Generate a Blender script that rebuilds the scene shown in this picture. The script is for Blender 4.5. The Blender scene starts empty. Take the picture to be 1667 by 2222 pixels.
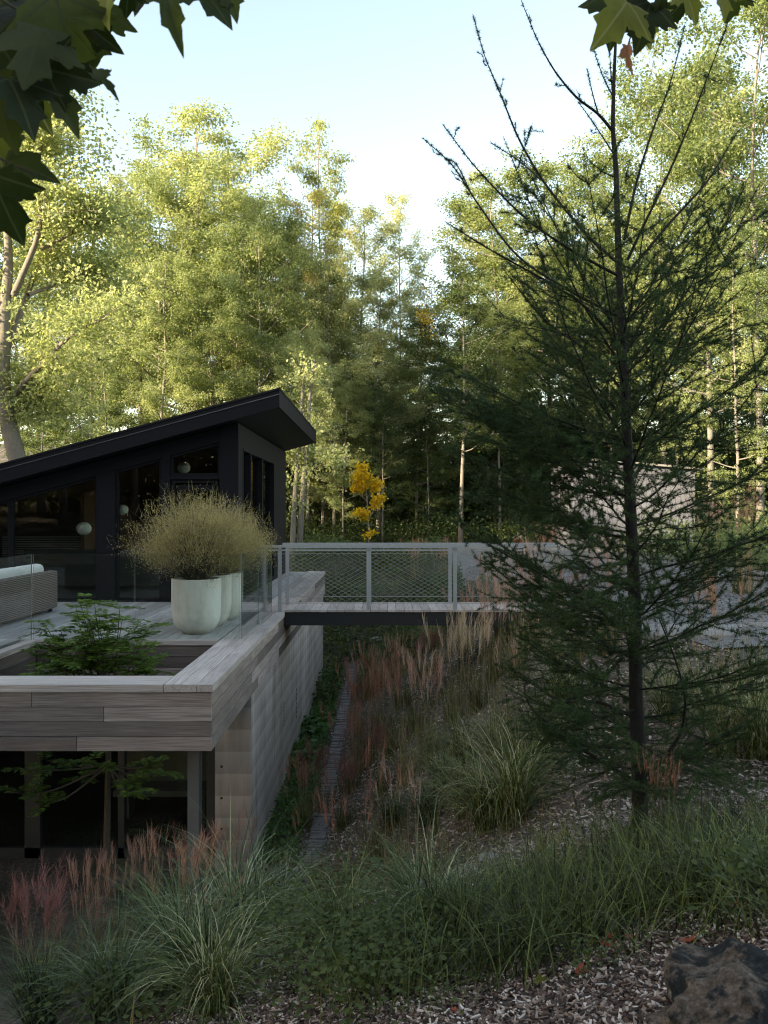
import bpy, math
import numpy as np
R_ = math.radians
sc = bpy.context.scene
col = sc.collection
rng = np.random.default_rng(7)

# ------------------------------------------------------------------ camera, sky, sun, exposure
F, CX, CY, EYE = 1900.0, 833.5, 1111.0, 1.6          # photo pixels; deck level is z = 0
cd = bpy.data.cameras.new('camera'); cam = bpy.data.objects.new('camera', cd); col.objects.link(cam)
cam.location = (0, 0, EYE); cam.rotation_euler = (R_(90), 0, 0)
cd.sensor_fit = 'HORIZONTAL'; cd.sensor_width = 36; cd.lens = 36 * F / 1667
cd.clip_start = 0.05; cd.clip_end = 3000
cd.dof.use_dof = True; cd.dof.focus_distance = 13.0; cd.dof.aperture_fstop = 13.0
sc.camera = cam
SUN_EL, SUN_AZ = 19.0, 236.0                            # azimuth clockwise from +Y
w = bpy.data.worlds.new('World'); sc.world = w; w.use_nodes = True
wn, wl = w.node_tree.nodes, w.node_tree.links
bg = wn['Background']
sky = wn.new('ShaderNodeTexSky'); sky.sky_type = 'NISHITA'; sky.sun_disc = False
sky.sun_elevation = R_(SUN_EL); sky.sun_rotation = R_(SUN_AZ)
sky.air_density = 1.0; sky.dust_density = 0.9; sky.ozone_density = 0.9
wl.new(sky.outputs[0], bg.inputs[0]); bg.inputs[1].default_value = 0.15
sd = bpy.data.lights.new('sun', 'SUN'); sun = bpy.data.objects.new('sun', sd); col.objects.link(sun)
sd.energy = 5.0; sd.angle = R_(0.6); sd.color = (1.0, 0.93, 0.80)
sun.rotation_euler = (R_(90 - SUN_EL), 0, R_(180 - SUN_AZ))
sc.view_settings.view_transform = 'Standard'; sc.view_settings.look = 'None'
sc.view_settings.exposure = 2.0; sc.view_settings.gamma = 1.0
sc.view_settings.use_white_balance = True; sc.view_settings.white_balance_temperature = 8600; sc.view_settings.white_balance_tint = 10
sc.render.engine = 'CYCLES'
cy = sc.cycles; cy.max_bounces = 7; cy.transparent_max_bounces = 12; cy.diffuse_bounces = 3
cy.glossy_bounces = 3; cy.transmission_bounces = 4; cy.caustics_reflective = False; cy.caustics_refractive = False
cy.use_denoising = True; cy.use_adaptive_sampling = False; cy.filter_width = 1.15; cy.sample_clamp_indirect = 4.0

# ------------------------------------------------------------------ helpers
def link(o, parent=None):
    col.objects.link(o)
    if parent is not None: o.parent = parent
    return o
ORG = {}
def tag(o, label=None, cat=None, group=None, kind=None):
    if label: o['label'] = label
    if cat: o['category'] = cat
    if group: o['group'] = group
    if kind: o['kind'] = kind
    return o
def thing(name, loc, label, cat, group=None, kind=None):
    o = bpy.data.objects.new(name, None); o.empty_display_size = .1; col.objects.link(o)
    o.location = loc; ORG[o] = np.array(loc, float)
    return tag(o, label, cat, group, kind)
def put(o, parent, world=(0, 0, 0)):
    world = np.array(world, float)
    po = ORG.get(parent, np.zeros(3)) if parent is not None else np.zeros(3)
    o.parent = parent; o.location = world - po; ORG[o] = world
    return o
def mesh_np(name, V, quads=None, tris=None, mats=(), smooth=False, midx=None):
    me = bpy.data.meshes.new(name)
    V = np.asarray(V, np.float32)
    q = np.zeros((0, 4), np.int32) if quads is None else np.asarray(quads, np.int32).reshape(-1, 4)
    t = np.zeros((0, 3), np.int32) if tris is None else np.asarray(tris, np.int32).reshape(-1, 3)
    me.vertices.add(len(V)); me.vertices.foreach_set('co', V.ravel())
    me.loops.add(q.size + t.size)
    me.loops.foreach_set('vertex_index', np.concatenate([q.ravel(), t.ravel()]))
    me.polygons.add(len(q) + len(t))
    tot = np.concatenate([np.full(len(q), 4), np.full(len(t), 3)]).astype(np.int32)
    st = np.concatenate([[0], np.cumsum(tot)[:-1]]).astype(np.int32) if len(tot) else np.zeros(0, np.int32)
    me.polygons.foreach_set('loop_start', st)
    me.polygons.foreach_set('use_smooth', np.full(len(tot), bool(smooth)))
    if midx is not None: me.polygons.foreach_set('material_index', np.asarray(midx, np.int32))
    for m in mats: me.materials.append(m)
    me.update(calc_edges=True); me.validate()
    return me
class MB:
    """collects verts / quads / tris"""
    def __init__(s): s.V, s.Q, s.T, s.n = [], [], [], 0
    def add(s, V, Q=None, T=None):
        V = np.asarray(V, float)
        if Q is not None and len(Q): s.Q.append(np.asarray(Q) + s.n)
        if T is not None and len(T): s.T.append(np.asarray(T) + s.n)
        s.V.append(V); s.n += len(V); return s
    def box(s, lo, hi):
        a, b = lo, hi
        V = [(x, y, z) for z in (a[2], b[2]) for y in (a[1], b[1]) for x in (a[0], b[0])]
        return s.add(V, [(0, 2, 3, 1), (4, 5, 7, 6), (0, 1, 5, 4), (2, 6, 7, 3), (0, 4, 6, 2), (1, 3, 7, 5)])
    def tube(s, P, r, n=6, cap=True):
        P = np.asarray(P, float); r = np.broadcast_to(np.asarray(r, float), (len(P),))
        T = np.gradient(P, axis=0); T /= np.linalg.norm(T, axis=1)[:, None] + 1e-9
        ref = np.array([0, 0, 1.]) if abs(T[0][2]) < .9 else np.array([1., 0, 0])
        U = np.cross(T, ref); U /= np.linalg.norm(U, axis=1)[:, None] + 1e-9
        W = np.cross(T, U)
        a = np.arange(n) * 2 * np.pi / n
        ring = P[:, None] + r[:, None, None] * (np.cos(a)[None, :, None] * U[:, None] + np.sin(a)[None, :, None] * W[:, None])
        V = ring.reshape(-1, 3); k = len(P)
        i = np.arange(k - 1)[:, None] * n; j = np.arange(n)[None]; j2 = (j + 1) % n
        Q = np.stack([i + j, i + j2, i + n + j2, i + n + j], -1).reshape(-1, 4)
        Tt = []
        if cap:
            V = np.vstack([V, P[0], P[-1]])
            Tt = [(k * n, b, a_) for a_, b in zip(range(n), [(x + 1) % n for x in range(n)])]
            Tt += [(k * n + 1, (k - 1) * n + a_, (k - 1) * n + (a_ + 1) % n) for a_ in range(n)]
        return s.add(V, Q, Tt)
    def lathe(s, prof, c=(0, 0, 0), n=32):
        prof = np.asarray(prof, float); a = np.arange(n) * 2 * np.pi / n
        V = np.stack([prof[:, 0:1] * np.cos(a) + c[0], prof[:, 0:1] * np.sin(a) + c[1], np.repeat(prof[:, 1:2], n, 1) + c[2]], -1).reshape(-1, 3)
        i = np.arange(len(prof) - 1)[:, None] * n; j = np.arange(n)[None]; j2 = (j + 1) % n
        return s.add(V, np.stack([i + j, i + j2, i + n + j2, i + n + j], -1).reshape(-1, 4))
    def prism(s, poly, y0, y1):                          # poly: (x, z) outline, pushed from y0 to y1
        n = len(poly); V = [(x, y0, z) for x, z in poly] + [(x, y1, z) for x, z in poly]
        Q = [(i, (i + 1) % n, n + (i + 1) % n, n + i) for i in range(n)]
        T = [(0, i, i + 1) for i in range(1, n - 1)] + [(n, n + i + 1, n + i) for i in range(1, n - 1)]
        return s.add(V, Q, T)
    def arr(s):
        return (np.vstack(s.V), np.vstack(s.Q) if s.Q else None, np.vstack(s.T) if s.T else None)
    def mesh(s, name, mat, smooth=False):
        V, Q, T = s.arr()
        return mesh_np(name, V, Q, T, [mat] if mat else [], smooth)
    def obj(s, name, mat, parent=None, smooth=False):    # vertices are world coordinates
        o = bpy.data.objects.new(name, s.mesh(name, mat, smooth)); col.objects.link(o)
        return put(o, parent)
UNIT = {}
def board(name, lo, hi, mat, parent):                    # a box that shares one unit mesh per material
    if mat not in UNIT: UNIT[mat] = MB().box((-.5, -.5, -.5), (.5, .5, .5)).mesh('board', mat)
    o = bpy.data.objects.new(name, UNIT[mat]); col.objects.link(o)
    lo, hi = np.array(lo, float), np.array(hi, float)
    put(o, parent, (lo + hi) / 2); o.scale = hi - lo
    return o
def nrm(a): return a / (np.linalg.norm(a, axis=-1, keepdims=True) + 1e-9)
def rvec(n, g=None): return nrm((g or rng).normal(size=(n, 3)))
def leaves(mb, C, D, N, L, W, fold=.15):                 # diamond leaves, 4 vertices each
    n = len(C); D = nrm(D); S = nrm(np.cross(D, N)); N = np.cross(S, D)
    L = np.broadcast_to(L, (n,))[:, None]; W = np.broadcast_to(W, (n,))[:, None]
    V = np.stack([C, C + D * L * .45 + S * W * .5 + N * W * fold, C + D * L, C + D * L * .45 - S * W * .5 + N * W * fold], 1).reshape(-1, 3)
    i = np.arange(n)[:, None] * 4
    mb.add(V, i + np.array([[0, 1, 2, 3]])); return mb
def blades(mb, B, D0, L, W, droop, seg=4, g=None, tip=.08):  # curved tapering strips; B base, D0 start direction
    n = len(B); D = nrm(D0); L = np.broadcast_to(L, (n,)); W = np.broadcast_to(W, (n,)); droop = np.broadcast_to(droop, (n,))
    hz = D.copy(); hz[:, 2] = 0; hz = nrm(hz + 1e-4); S = np.cross(hz, [0, 0, 1.])
    rows = []; P = B.copy(); d = D.copy()
    for k in range(seg + 1):
        wk = W * (1 - (1 - tip) * (k / seg) ** 1.6)
        rows.append(np.stack([P - S * wk[:, None] * .5, P + S * wk[:, None] * .5], 1))
        P = P + d * (L / seg)[:, None]
        d = nrm(d + np.stack([hz[:, 0] * droop * .35, hz[:, 1] * droop * .35, -droop * (k + 1) / seg], 1))
    V = np.stack(rows, 1).reshape(-1, 3)                # n, seg+1, 2
    base = np.arange(n)[:, None, None] * (2 * (seg + 1)); k = np.arange(seg)[None, :, None] * 2
    Q = (base + k + np.array([0, 1, 3, 2])).reshape(-1, 4)
    mb.add(V, Q); return P
def smooth(a, b, x):
    t = np.clip((np.asarray(x, float) - a) / (b - a), 0, 1); return t * t * (3 - 2 * t)
def P3(px, py, Y): return np.array([(px - CX) / F * Y, Y, EYE - (py - CY) / F * Y])

# ------------------------------------------------------------------ materials
def mk(name):
    m = bpy.data.materials.new(name); m.use_nodes = True
    nt = m.node_tree; nt.nodes.clear()
    out = nt.nodes.new('ShaderNodeOutputMaterial'); return m, nt, out
def ramp(nt, fac, cols, pos=None):
    r = nt.nodes.new('ShaderNodeValToRGB'); e = r.color_ramp.elements
    pos = pos or [i / (len(cols) - 1) for i in range(len(cols))]
    while len(e) < len(cols): e.new(.5)
    for el, c, p in zip(e, cols, pos): el.position = p; el.color = (*c, 1)
    nt.links.new(fac, r.inputs[0]); return r.outputs[0]
def noise(nt, vec, scale, detail=4, rough=.6, dist=0):
    n = nt.nodes.new('ShaderNodeTexNoise'); n.inputs['Scale'].default_value = scale
    n.inputs['Detail'].default_value = detail; n.inputs['Roughness'].default_value = rough; n.inputs['Distortion'].default_value = dist
    if vec is not None: nt.links.new(vec, n.inputs['Vector'])
    return n.outputs[0]
def mathn(nt, op, a, b=None, clamp=False):
    n = nt.nodes.new('ShaderNodeMath'); n.operation = op; n.use_clamp = clamp
    for i, v in enumerate((a, b)):
        if v is None: continue
        if isinstance(v, (int, float)): n.inputs[i].default_value = v
        else: nt.links.new(v, n.inputs[i])
    return n.outputs[0]
def mapped(nt, scale, src='pos'):
    g = nt.nodes.new('ShaderNodeNewGeometry' if src == 'pos' else 'ShaderNodeTexCoord')
    mp = nt.nodes.new('ShaderNodeMapping'); mp.inputs['Scale'].default_value = scale
    nt.links.new(g.outputs['Position' if src == 'pos' else 'Object'], mp.inputs[0]); return mp.outputs[0]
def offset_rand(nt, vec, k=37.0):
    oi = nt.nodes.new('ShaderNodeObjectInfo'); ad = nt.nodes.new('ShaderNodeVectorMath'); ad.operation = 'ADD'
    mu = mathn(nt, 'MULTIPLY', oi.outputs['Random'], k)
    nt.links.new(vec, ad.inputs[0]); nt.links.new(mu, ad.inputs[1]); return ad.outputs[0], oi.outputs['Random']
def mixc(nt, fac, a, b, mode='MIX'):
    n = nt.nodes.new('ShaderNodeMix'); n.data_type = 'RGBA'; n.blend_type = mode
    for sock, v in ((n.inputs[0], fac), (n.inputs[6], a), (n.inputs[7], b)):
        if isinstance(v, (int, float)): sock.default_value = v
        elif isinstance(v, tuple): sock.default_value = (*v, 1)
        else: nt.links.new(v, sock)
    return n.outputs[2]
def bsdf(nt, out, color, rough=.6, metal=0, bump=None, bstr=.3, bdist=.01, spec=.4):
    b = nt.nodes.new('ShaderNodeBsdfPrincipled')
    for k, v in (('Base Color', color), ('Roughness', rough), ('Metallic', metal), ('Specular IOR Level', spec)):
        if isinstance(v, (int, float)): b.inputs[k].default_value = v
        elif isinstance(v, tuple): b.inputs[k].default_value = (*v, 1)
        else: nt.links.new(v, b.inputs[k])
    if bump is not None:
        bn = nt.nodes.new('ShaderNodeBump'); bn.inputs['Strength'].default_value = bstr; bn.inputs['Distance'].default_value = bdist
        nt.links.new(bump, bn.inputs['Height']); nt.links.new(bn.outputs[0], b.inputs['Normal'])
    nt.links.new(b.outputs[0], out.inputs[0]); return b
def wood_mat(name, axis, cols, rough=.75, per=.65):
    m, nt, out = mk(name)
    s = [14.0, 14.0, 14.0]; s[axis] = .7
    v, rnd = offset_rand(nt, mapped(nt, s))
    grain = noise(nt, v, 2.2, 6, .65, .6)
    s2 = [1.6] * 3; s2[axis] = .5
    v2, _ = offset_rand(nt, mapped(nt, s2)); patch = noise(nt, v2, 1.6, 3, .55)
    f = mathn(nt, 'ADD', mathn(nt, 'MULTIPLY', grain, .4), mathn(nt, 'MULTIPLY', patch, .55))
    f = mathn(nt, 'ADD', f, mathn(nt, 'MULTIPLY', mathn(nt, 'SUBTRACT', rnd, .5), per))
    c = ramp(nt, f, cols, [.15, .38, .6, .85])
    fine = [70.0] * 3; fine[axis] = 1.2
    fg = noise(nt, mapped(nt, fine), 2.0, 3, .6)
    c = mixc(nt, ramp(nt, fg, [(0, 0, 0), (.85, .85, .85)], [.42, .72]), c, tuple(x * .42 for x in cols[1]), 'MIX')
    bsdf(nt, out, c, rough, bump=mathn(nt, 'ADD', grain, fg), bstr=.5, bdist=.006, spec=.25); return m
def leaf_mat(name, cols, tr=.45, rough=.55, nz=.35, hue_obj=.35, pos=None, trcol=1.25, iw=.45):
    m, nt, out = mk(name)
    g = nt.nodes.new('ShaderNodeNewGeometry'); oi = nt.nodes.new('ShaderNodeObjectInfo')
    nn = noise(nt, mapped(nt, (1, 1, 1)), nz, 3, .6)
    f = mathn(nt, 'ADD', mathn(nt, 'MULTIPLY', g.outputs['Random Per Island'], iw), mathn(nt, 'MULTIPLY', mathn(nt, 'SUBTRACT', nn, .22), 1.16 - .8 * iw))
    f = mathn(nt, 'ADD', f, mathn(nt, 'MULTIPLY', mathn(nt, 'SUBTRACT', oi.outputs['Random'], .5), hue_obj))
    c = ramp(nt, f, cols, pos)
    b = nt.nodes.new('ShaderNodeBsdfPrincipled'); nt.links.new(c, b.inputs['Base Color']); b.inputs['Roughness'].default_value = rough
    b.inputs['Specular IOR Level'].default_value = .3
    t = nt.nodes.new('ShaderNodeBsdfTranslucent')
    nt.links.new(mixc(nt, 1.0, c, (trcol, trcol, trcol * .7), 'MULTIPLY'), t.inputs[0])
    mx = nt.nodes.new('ShaderNodeMixShader'); mx.inputs[0].default_value = tr
    nt.links.new(b.outputs[0], mx.inputs[1]); nt.links.new(t.outputs[0], mx.inputs[2]); nt.links.new(mx.outputs[0], out.inputs[0]); return m
def plain(name, cols, scale=6, rough=.7, metal=0, stretch=(1, 1, 1), bstr=.3, bdist=.01, spec=.4, detail=5, pos=None):
    m, nt, out = mk(name); v = mapped(nt, stretch); n = noise(nt, v, scale, detail, .62)
    bsdf(nt, out, ramp(nt, n, cols, pos), rough, metal, n, bstr, bdist, spec); return m
def glass_mat(name, tint, f0=.03, rough=.0):
    m, nt, out = mk(name)
    t = nt.nodes.new('ShaderNodeBsdfTransparent'); t.inputs[0].default_value = (*tint, 1)
    g = nt.nodes.new('ShaderNodeBsdfGlossy'); g.inputs['Roughness'].default_value = rough
    ge = nt.nodes.new('ShaderNodeNewGeometry'); dt = nt.nodes.new('ShaderNodeVectorMath'); dt.operation = 'DOT_PRODUCT'
    nt.links.new(ge.outputs['Incoming'], dt.inputs[0]); nt.links.new(ge.outputs['Normal'], dt.inputs[1])
    c = mathn(nt, 'SUBTRACT', 1.0, mathn(nt, 'ABSOLUTE', dt.outputs['Value'])); fr = mathn(nt, 'ADD', mathn(nt, 'MULTIPLY', mathn(nt, 'POWER', c, 5.0), 1 - f0), f0)
    mx = nt.nodes.new('ShaderNodeMixShader'); nt.links.new(fr, mx.inputs[0])
    nt.links.new(t.outputs[0], mx.inputs[1]); nt.links.new(g.outputs[0], mx.inputs[2]); nt.links.new(mx.outputs[0], out.inputs[0]); return m

WG = [(.10, .074, .064), (.205, .16, .138), (.34, .265, .23), (.50, .40, .355)]
WOODX = wood_mat('weathered_wood_along_x', 0, WG)
WOODY = wood_mat('weathered_wood_along_y', 1, WG)
CAPX = wood_mat('silver_wood_along_x', 0, [(.32, .27, .24), (.44, .375, .34), (.56, .48, .44), (.66, .58, .54)], per=.3)
CAPY = wood_mat('silver_wood_along_y', 1, [(.30, .25, .22), (.42, .355, .32), (.54, .46, .42), (.65, .57, .53)], per=.35)
DECK = wood_mat('deck_wood', 1, [(.27, .245, .23), (.39, .36, .34), (.51, .475, .45), (.62, .585, .56)], per=.35)
BLACK = plain('black_stained_cladding', [(.004, .0042, .006), (.009, .009, .013)], 3, .65, stretch=(1, 1, 6), bstr=.15, spec=.15)
BLACKM = plain('black_roof_metal', [(.006, .006, .008), (.011, .011, .015)], 2, .5, bstr=.05, spec=.2)
DRIP = plain('dark_drip_edge', [(.07, .07, .08), (.12, .12, .13)], 8, .35, .6, bstr=.02)
STEEL = plain('black_steel_beam', [(.008, .008, .009), (.016, .015, .015)], 4, .6, bstr=.05)
ALU = plain('brushed_aluminium', [(.32, .33, .335), (.44, .45, .455)], 30, .42, .55, (1, 1, .1), .05)
WIRE = plain('steel_wire', [(.22, .22, .215), (.32, .32, .31)], 30, .5, .3, bstr=0)
GLASS = glass_mat('window_glass', (.82, .86, .84))
CLEAR = glass_mat('balustrade_glass', (.93, .96, .95))
GEDGE = plain('green_glass_edge', [(.10, .17, .15), (.22, .32, .29)], 9, .15, bstr=0, spec=.6)
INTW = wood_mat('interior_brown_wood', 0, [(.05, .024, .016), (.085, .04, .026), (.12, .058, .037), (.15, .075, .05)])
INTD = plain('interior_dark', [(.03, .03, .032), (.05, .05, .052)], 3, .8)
POT = plain('pale_concrete_pot', [(.50, .46, .40), (.67, .62, .56), (.76, .72, .665)], 3.5, .8, bstr=.12, stretch=(1, 1, .5), detail=8, pos=[.3, .5, .7])
CUSH = plain('oatmeal_cushion', [(.62, .58, .52), (.74, .70, .64)], 40, .95, bstr=.2, bdist=.003)
SOIL = plain('dark_soil', [(.02, .015, .011), (.06, .045, .032)], 40, .95, bstr=.8)
BARKG = plain('grey_bark', [(.07, .062, .052), (.16, .145, .125), (.29, .27, .24)], 5, .9, stretch=(3, 3, .6), bstr=.8, bdist=.03)
BARKP = plain('pale_bark', [(.09, .078, .065), (.17, .15, .125), (.27, .24, .20)], 4, .9, stretch=(2, 2, .8), bstr=.6, bdist=.02)
BARKD = plain('dark_larch_bark', [(.008, .007, .006), (.022, .018, .015), (.05, .042, .035)], 9, .95, stretch=(3, 3, 1), bstr=1.0, bdist=.012)
TWIG = plain('twig', [(.05, .038, .026), (.10, .08, .055)], 20, .9, bstr=.2)
def concrete_mat(name):
    m, nt, out = mk(name)
    big = noise(nt, mapped(nt, (1, 1, 1)), .9, 5, .6); st = noise(nt, mapped(nt, (3, 3, .22)), 1.6, 5, .6)
    fine = noise(nt, mapped(nt, (1, 1, 1)), 60, 3, .6)
    wv = nt.nodes.new('ShaderNodeTexWave'); wv.wave_type = 'BANDS'; wv.bands_direction = 'Z'; wv.inputs['Scale'].default_value = 1.15
    wv.inputs['Distortion'].default_value = .04; wv.wave_profile = 'SAW'; nt.links.new(mapped(nt, (1, 1, 1)), wv.inputs[0])
    f = mathn(nt, 'ADD', mathn(nt, 'MULTIPLY', big, .4), mathn(nt, 'MULTIPLY', st, .5)); f = mathn(nt, 'ADD', f, mathn(nt, 'MULTIPLY', fine, .14))
    f = mathn(nt, 'ADD', f, mathn(nt, 'MULTIPLY', wv.outputs[1], .13))
    c = ramp(nt, f, [(.11, .085, .07), (.27, .222, .19), (.41, .345, .30), (.55, .475, .425)], [.3, .47, .62, .8])
    bsdf(nt, out, c, .85, bump=mathn(nt, 'ADD', fine, mathn(nt, 'MULTIPLY', wv.outputs[1], .5)), bstr=.35, bdist=.01, spec=.25); return m
CONC = concrete_mat('board_formed_concrete')
def wicker_mat():
    m, nt, out = mk('grey_wicker')
    w1 = nt.nodes.new('ShaderNodeTexWave'); w1.bands_direction = 'Z'; w1.inputs['Scale'].default_value = 12; w1.inputs['Distortion'].default_value = 2.5; w1.inputs['Detail'].default_value = 2
    w2 = nt.nodes.new('ShaderNodeTexWave'); w2.bands_direction = 'Y'; w2.inputs['Scale'].default_value = 9; w2.inputs['Distortion'].default_value = 1.5
    for x in (w1, w2): nt.links.new(mapped(nt, (1, 1, 1)), x.inputs[0])
    h = mathn(nt, 'MULTIPLY', w1.outputs[1], mathn(nt, 'ADD', mathn(nt, 'MULTIPLY', w2.outputs[1], .5), .5))
    bsdf(nt, out, ramp(nt, h, [(.06, .042, .033), (.21, .16, .13), (.38, .30, .25)], [.0, .35, .9]), .8, bump=h, bstr=1, bdist=.012); return m
WICK = wicker_mat()
G_LIME = leaf_mat('leaf_lime', [(.13, .175, .08), (.25, .305, .14), (.39, .425, .23), (.55, .545, .34)], .58, pos=[.1, .4, .7, 1])  # yellowing lime leaf colour, tone varies per leaf
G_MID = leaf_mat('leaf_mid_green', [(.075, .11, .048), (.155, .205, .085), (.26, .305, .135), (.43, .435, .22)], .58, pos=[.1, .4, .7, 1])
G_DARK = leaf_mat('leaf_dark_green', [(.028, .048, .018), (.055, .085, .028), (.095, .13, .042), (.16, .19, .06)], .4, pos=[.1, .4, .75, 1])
G_OLIVE = leaf_mat('leaf_olive_silver', [(.15, .18, .095), (.28, .315, .17), (.42, .445, .26), (.56, .54, .36)], .58, pos=[.1, .4, .7, 1])
G_RUST = leaf_mat('leaf_turning_rust', [(.20, .24, .085), (.36, .39, .15), (.50, .43, .24), (.56, .36, .25)], .58, nz=.6, pos=[.15, .4, .62, .85])
G_GOLD = leaf_mat('leaf_gold', [(.38, .22, .012), (.55, .36, .02), (.62, .44, .04), (.6, .3, .02)], .5, nz=1.2)
G_ORNG = leaf_mat('leaf_orange', [(.36, .26, .05), (.44, .33, .06), (.46, .36, .09)], .5)
LARCHN = leaf_mat('larch_needle', [(.022, .045, .016), (.042, .08, .026), (.07, .115, .036), (.12, .16, .05)], .25, nz=1.5, pos=[.1, .4, .75, 1])
def maple_mat(name, cols, tr, vein):
    m = leaf_mat(name, cols, tr, nz=14, hue_obj=.8); nt = m.node_tree
    tc = nt.nodes.new('ShaderNodeTexCoord'); sp = nt.nodes.new('ShaderNodeSeparateXYZ'); nt.links.new(tc.outputs['Object'], sp.inputs[0])
    ang = mathn(nt, 'ARCTAN2', mathn(nt, 'ABSOLUTE', sp.outputs[0]), mathn(nt, 'ADD', sp.outputs[1], .02)); r = mathn(nt, 'ADD', mathn(nt, 'POWER', mathn(nt, 'ADD', mathn(nt, 'MULTIPLY', sp.outputs[0], sp.outputs[0]), mathn(nt, 'MULTIPLY', sp.outputs[1], sp.outputs[1])), .5), .001)
    d = None
    for a0 in (0.0, .98, 1.75):
        q_ = mathn(nt, 'MULTIPLY', mathn(nt, 'ABSOLUTE', mathn(nt, 'SUBTRACT', ang, a0)), r); d = q_ if d is None else mathn(nt, 'MINIMUM', d, q_)
    v = ramp(nt, d, [(1, 1, 1), (0, 0, 0)], [.006, .022])
    for n in [n for n in nt.nodes if n.type in ('BSDF_PRINCIPLED', 'BSDF_TRANSLUCENT')]:
        src = n.inputs[0].links[0].from_socket; nt.links.new(mixc(nt, v, src, vein), n.inputs[0])
    return m
MAPLE = maple_mat('maple_leaf', [(.018, .028, .007), (.035, .048, .011), (.06, .078, .017), (.12, .13, .03)], .5, (.06, .072, .025))
MAPLE2 = maple_mat('maple_leaf_yellowing', [(.09, .10, .02), (.17, .175, .03), (.26, .24, .045)], .6, (.3, .28, .1))
GRASSG = leaf_mat('grass_green', [(.014, .02, .005), (.07, .095, .022), (.17, .20, .055), (.50, .46, .25)], .15, nz=1.0, pos=[.2, .56, .88, 1], iw=.8)
GRASSB = leaf_mat('grass_blue_green', [(.014, .022, .008), (.07, .105, .04), (.19, .24, .11), (.52, .54, .34)], .15, nz=1.0, pos=[.2, .56, .88, 1], iw=.8)
GRASSO = leaf_mat('grass_olive', [(.055, .056, .018), (.14, .135, .045), (.26, .235, .09), (.48, .40, .22)], .15, nz=1.0, pos=[.2, .56, .88, 1], iw=.8)
STEMR = leaf_mat('reed_stem', [(.16, .09, .055), (.28, .19, .105), (.40, .30, .18)], .3)
PL_TAN = leaf_mat('plume_tan_pink', [(.40, .22, .18), (.55, .34, .28), (.70, .50, .43)], .4)
PL_CREAM = leaf_mat('plume_cream', [(.42, .29, .21), (.55, .41, .31), (.66, .52, .42)], .4)
PL_RUST = leaf_mat('plume_rust', [(.32, .13, .095), (.46, .22, .16), (.60, .36, .27)], .4)
PL_WINE = leaf_mat('plume_wine', [(.18, .06, .062), (.29, .12, .115), (.44, .25, .23)], .4)
BUSH = leaf_mat('wispy_bush', [(.18, .135, .075), (.35, .28, .135), (.52, .43, .22), (.66, .56, .35)], .4, nz=3)
PINN = leaf_mat('pinnate_leaf', [(.05, .095, .02), (.10, .17, .03), (.18, .27, .05), (.29, .37, .08)], .4, nz=3, pos=[.1, .4, .75, 1])
HOSTA = leaf_mat('broad_leaf', [(.04, .10, .025), (.07, .15, .04), (.12, .21, .07)], .35, nz=3)
WEED = leaf_mat('weed_leaf', [(.035, .055, .014), (.07, .095, .024), (.12, .15, .04)], .35, nz=4)
CHIP = leaf_mat('wood_chip', [(.03, .016, .012), (.12, .075, .056), (.30, .215, .17), (.78, .66, .57)], .0, .9, nz=2.0, pos=[.15, .5, .78, 1], iw=.85)
CHIPG = leaf_mat('grey_wood_chip', [(.05, .033, .027), (.19, .14, .115), (.38, .30, .255), (.74, .64, .56)], .0, .9, nz=1.2, pos=[.1, .45, .75, 1], iw=.8)
GRAV = leaf_mat('gravel_stone', [(.06, .058, .056), (.14, .135, .13), (.25, .245, .24), (.42, .41, .40)], .0, .9, nz=1.5, pos=[.05, .4, .75, 1])
def ground_mat():
    m, nt, out = mk('mulched_ground')
    a = noise(nt, mapped(nt, (1, 1, 1)), 28, 6, .75); b = noise(nt, mapped(nt, (1, 1, 1)), .6, 4, .6)
    c = ramp(nt, a, [(.045, .034, .028), (.135, .108, .09), (.28, .235, .205)], [.3, .5, .75])
    g = ramp(nt, a, [(.015, .022, .009), (.035, .05, .016), (.07, .085, .03)], [.3, .5, .75])
    bsdf(nt, out, mixc(nt, ramp(nt, b, [(0, 0, 0), (.8, .8, .8)], [.42, .62]), c, g), .95, bump=a, bstr=1, bdist=.03, spec=.15); return m
GROUND = ground_mat()
GRAVELM = plain('grey_gravel_surface', [(.07, .07, .07), (.13, .128, .125), (.21, .208, .205), (.32, .32, .31)], 45, .95, bstr=1, bdist=.02, pos=[.25, .45, .6, .8], detail=6)
STONE = plain('pale_flat_stone', [(.13, .12, .11), (.22, .21, .195), (.32, .305, .285)], 6, .85, bstr=.3)
SLATE = plain('slate_strip', [(.09, .082, .08), (.17, .155, .15), (.28, .26, .25)], 9, .8, bstr=.4)
GRATE = plain('galvanised_grate', [(.12, .125, .125), (.2, .205, .2)], 14, .55, .5, bstr=.05)
SHEDM = plain('grey_board_siding', [(.075, .08, .10), (.11, .115, .14), (.15, .156, .185)], 2.5, .8, stretch=(4, 4, .3), bstr=.2)
SHEDR = plain('shed_trim', [(.16, .155, .15), (.22, .215, .21)], 4, .7)
WHITE = plain('white_lantern_paper', [(.62, .61, .58), (.7, .69, .66)], 6, .9, bstr=.05)
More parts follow.
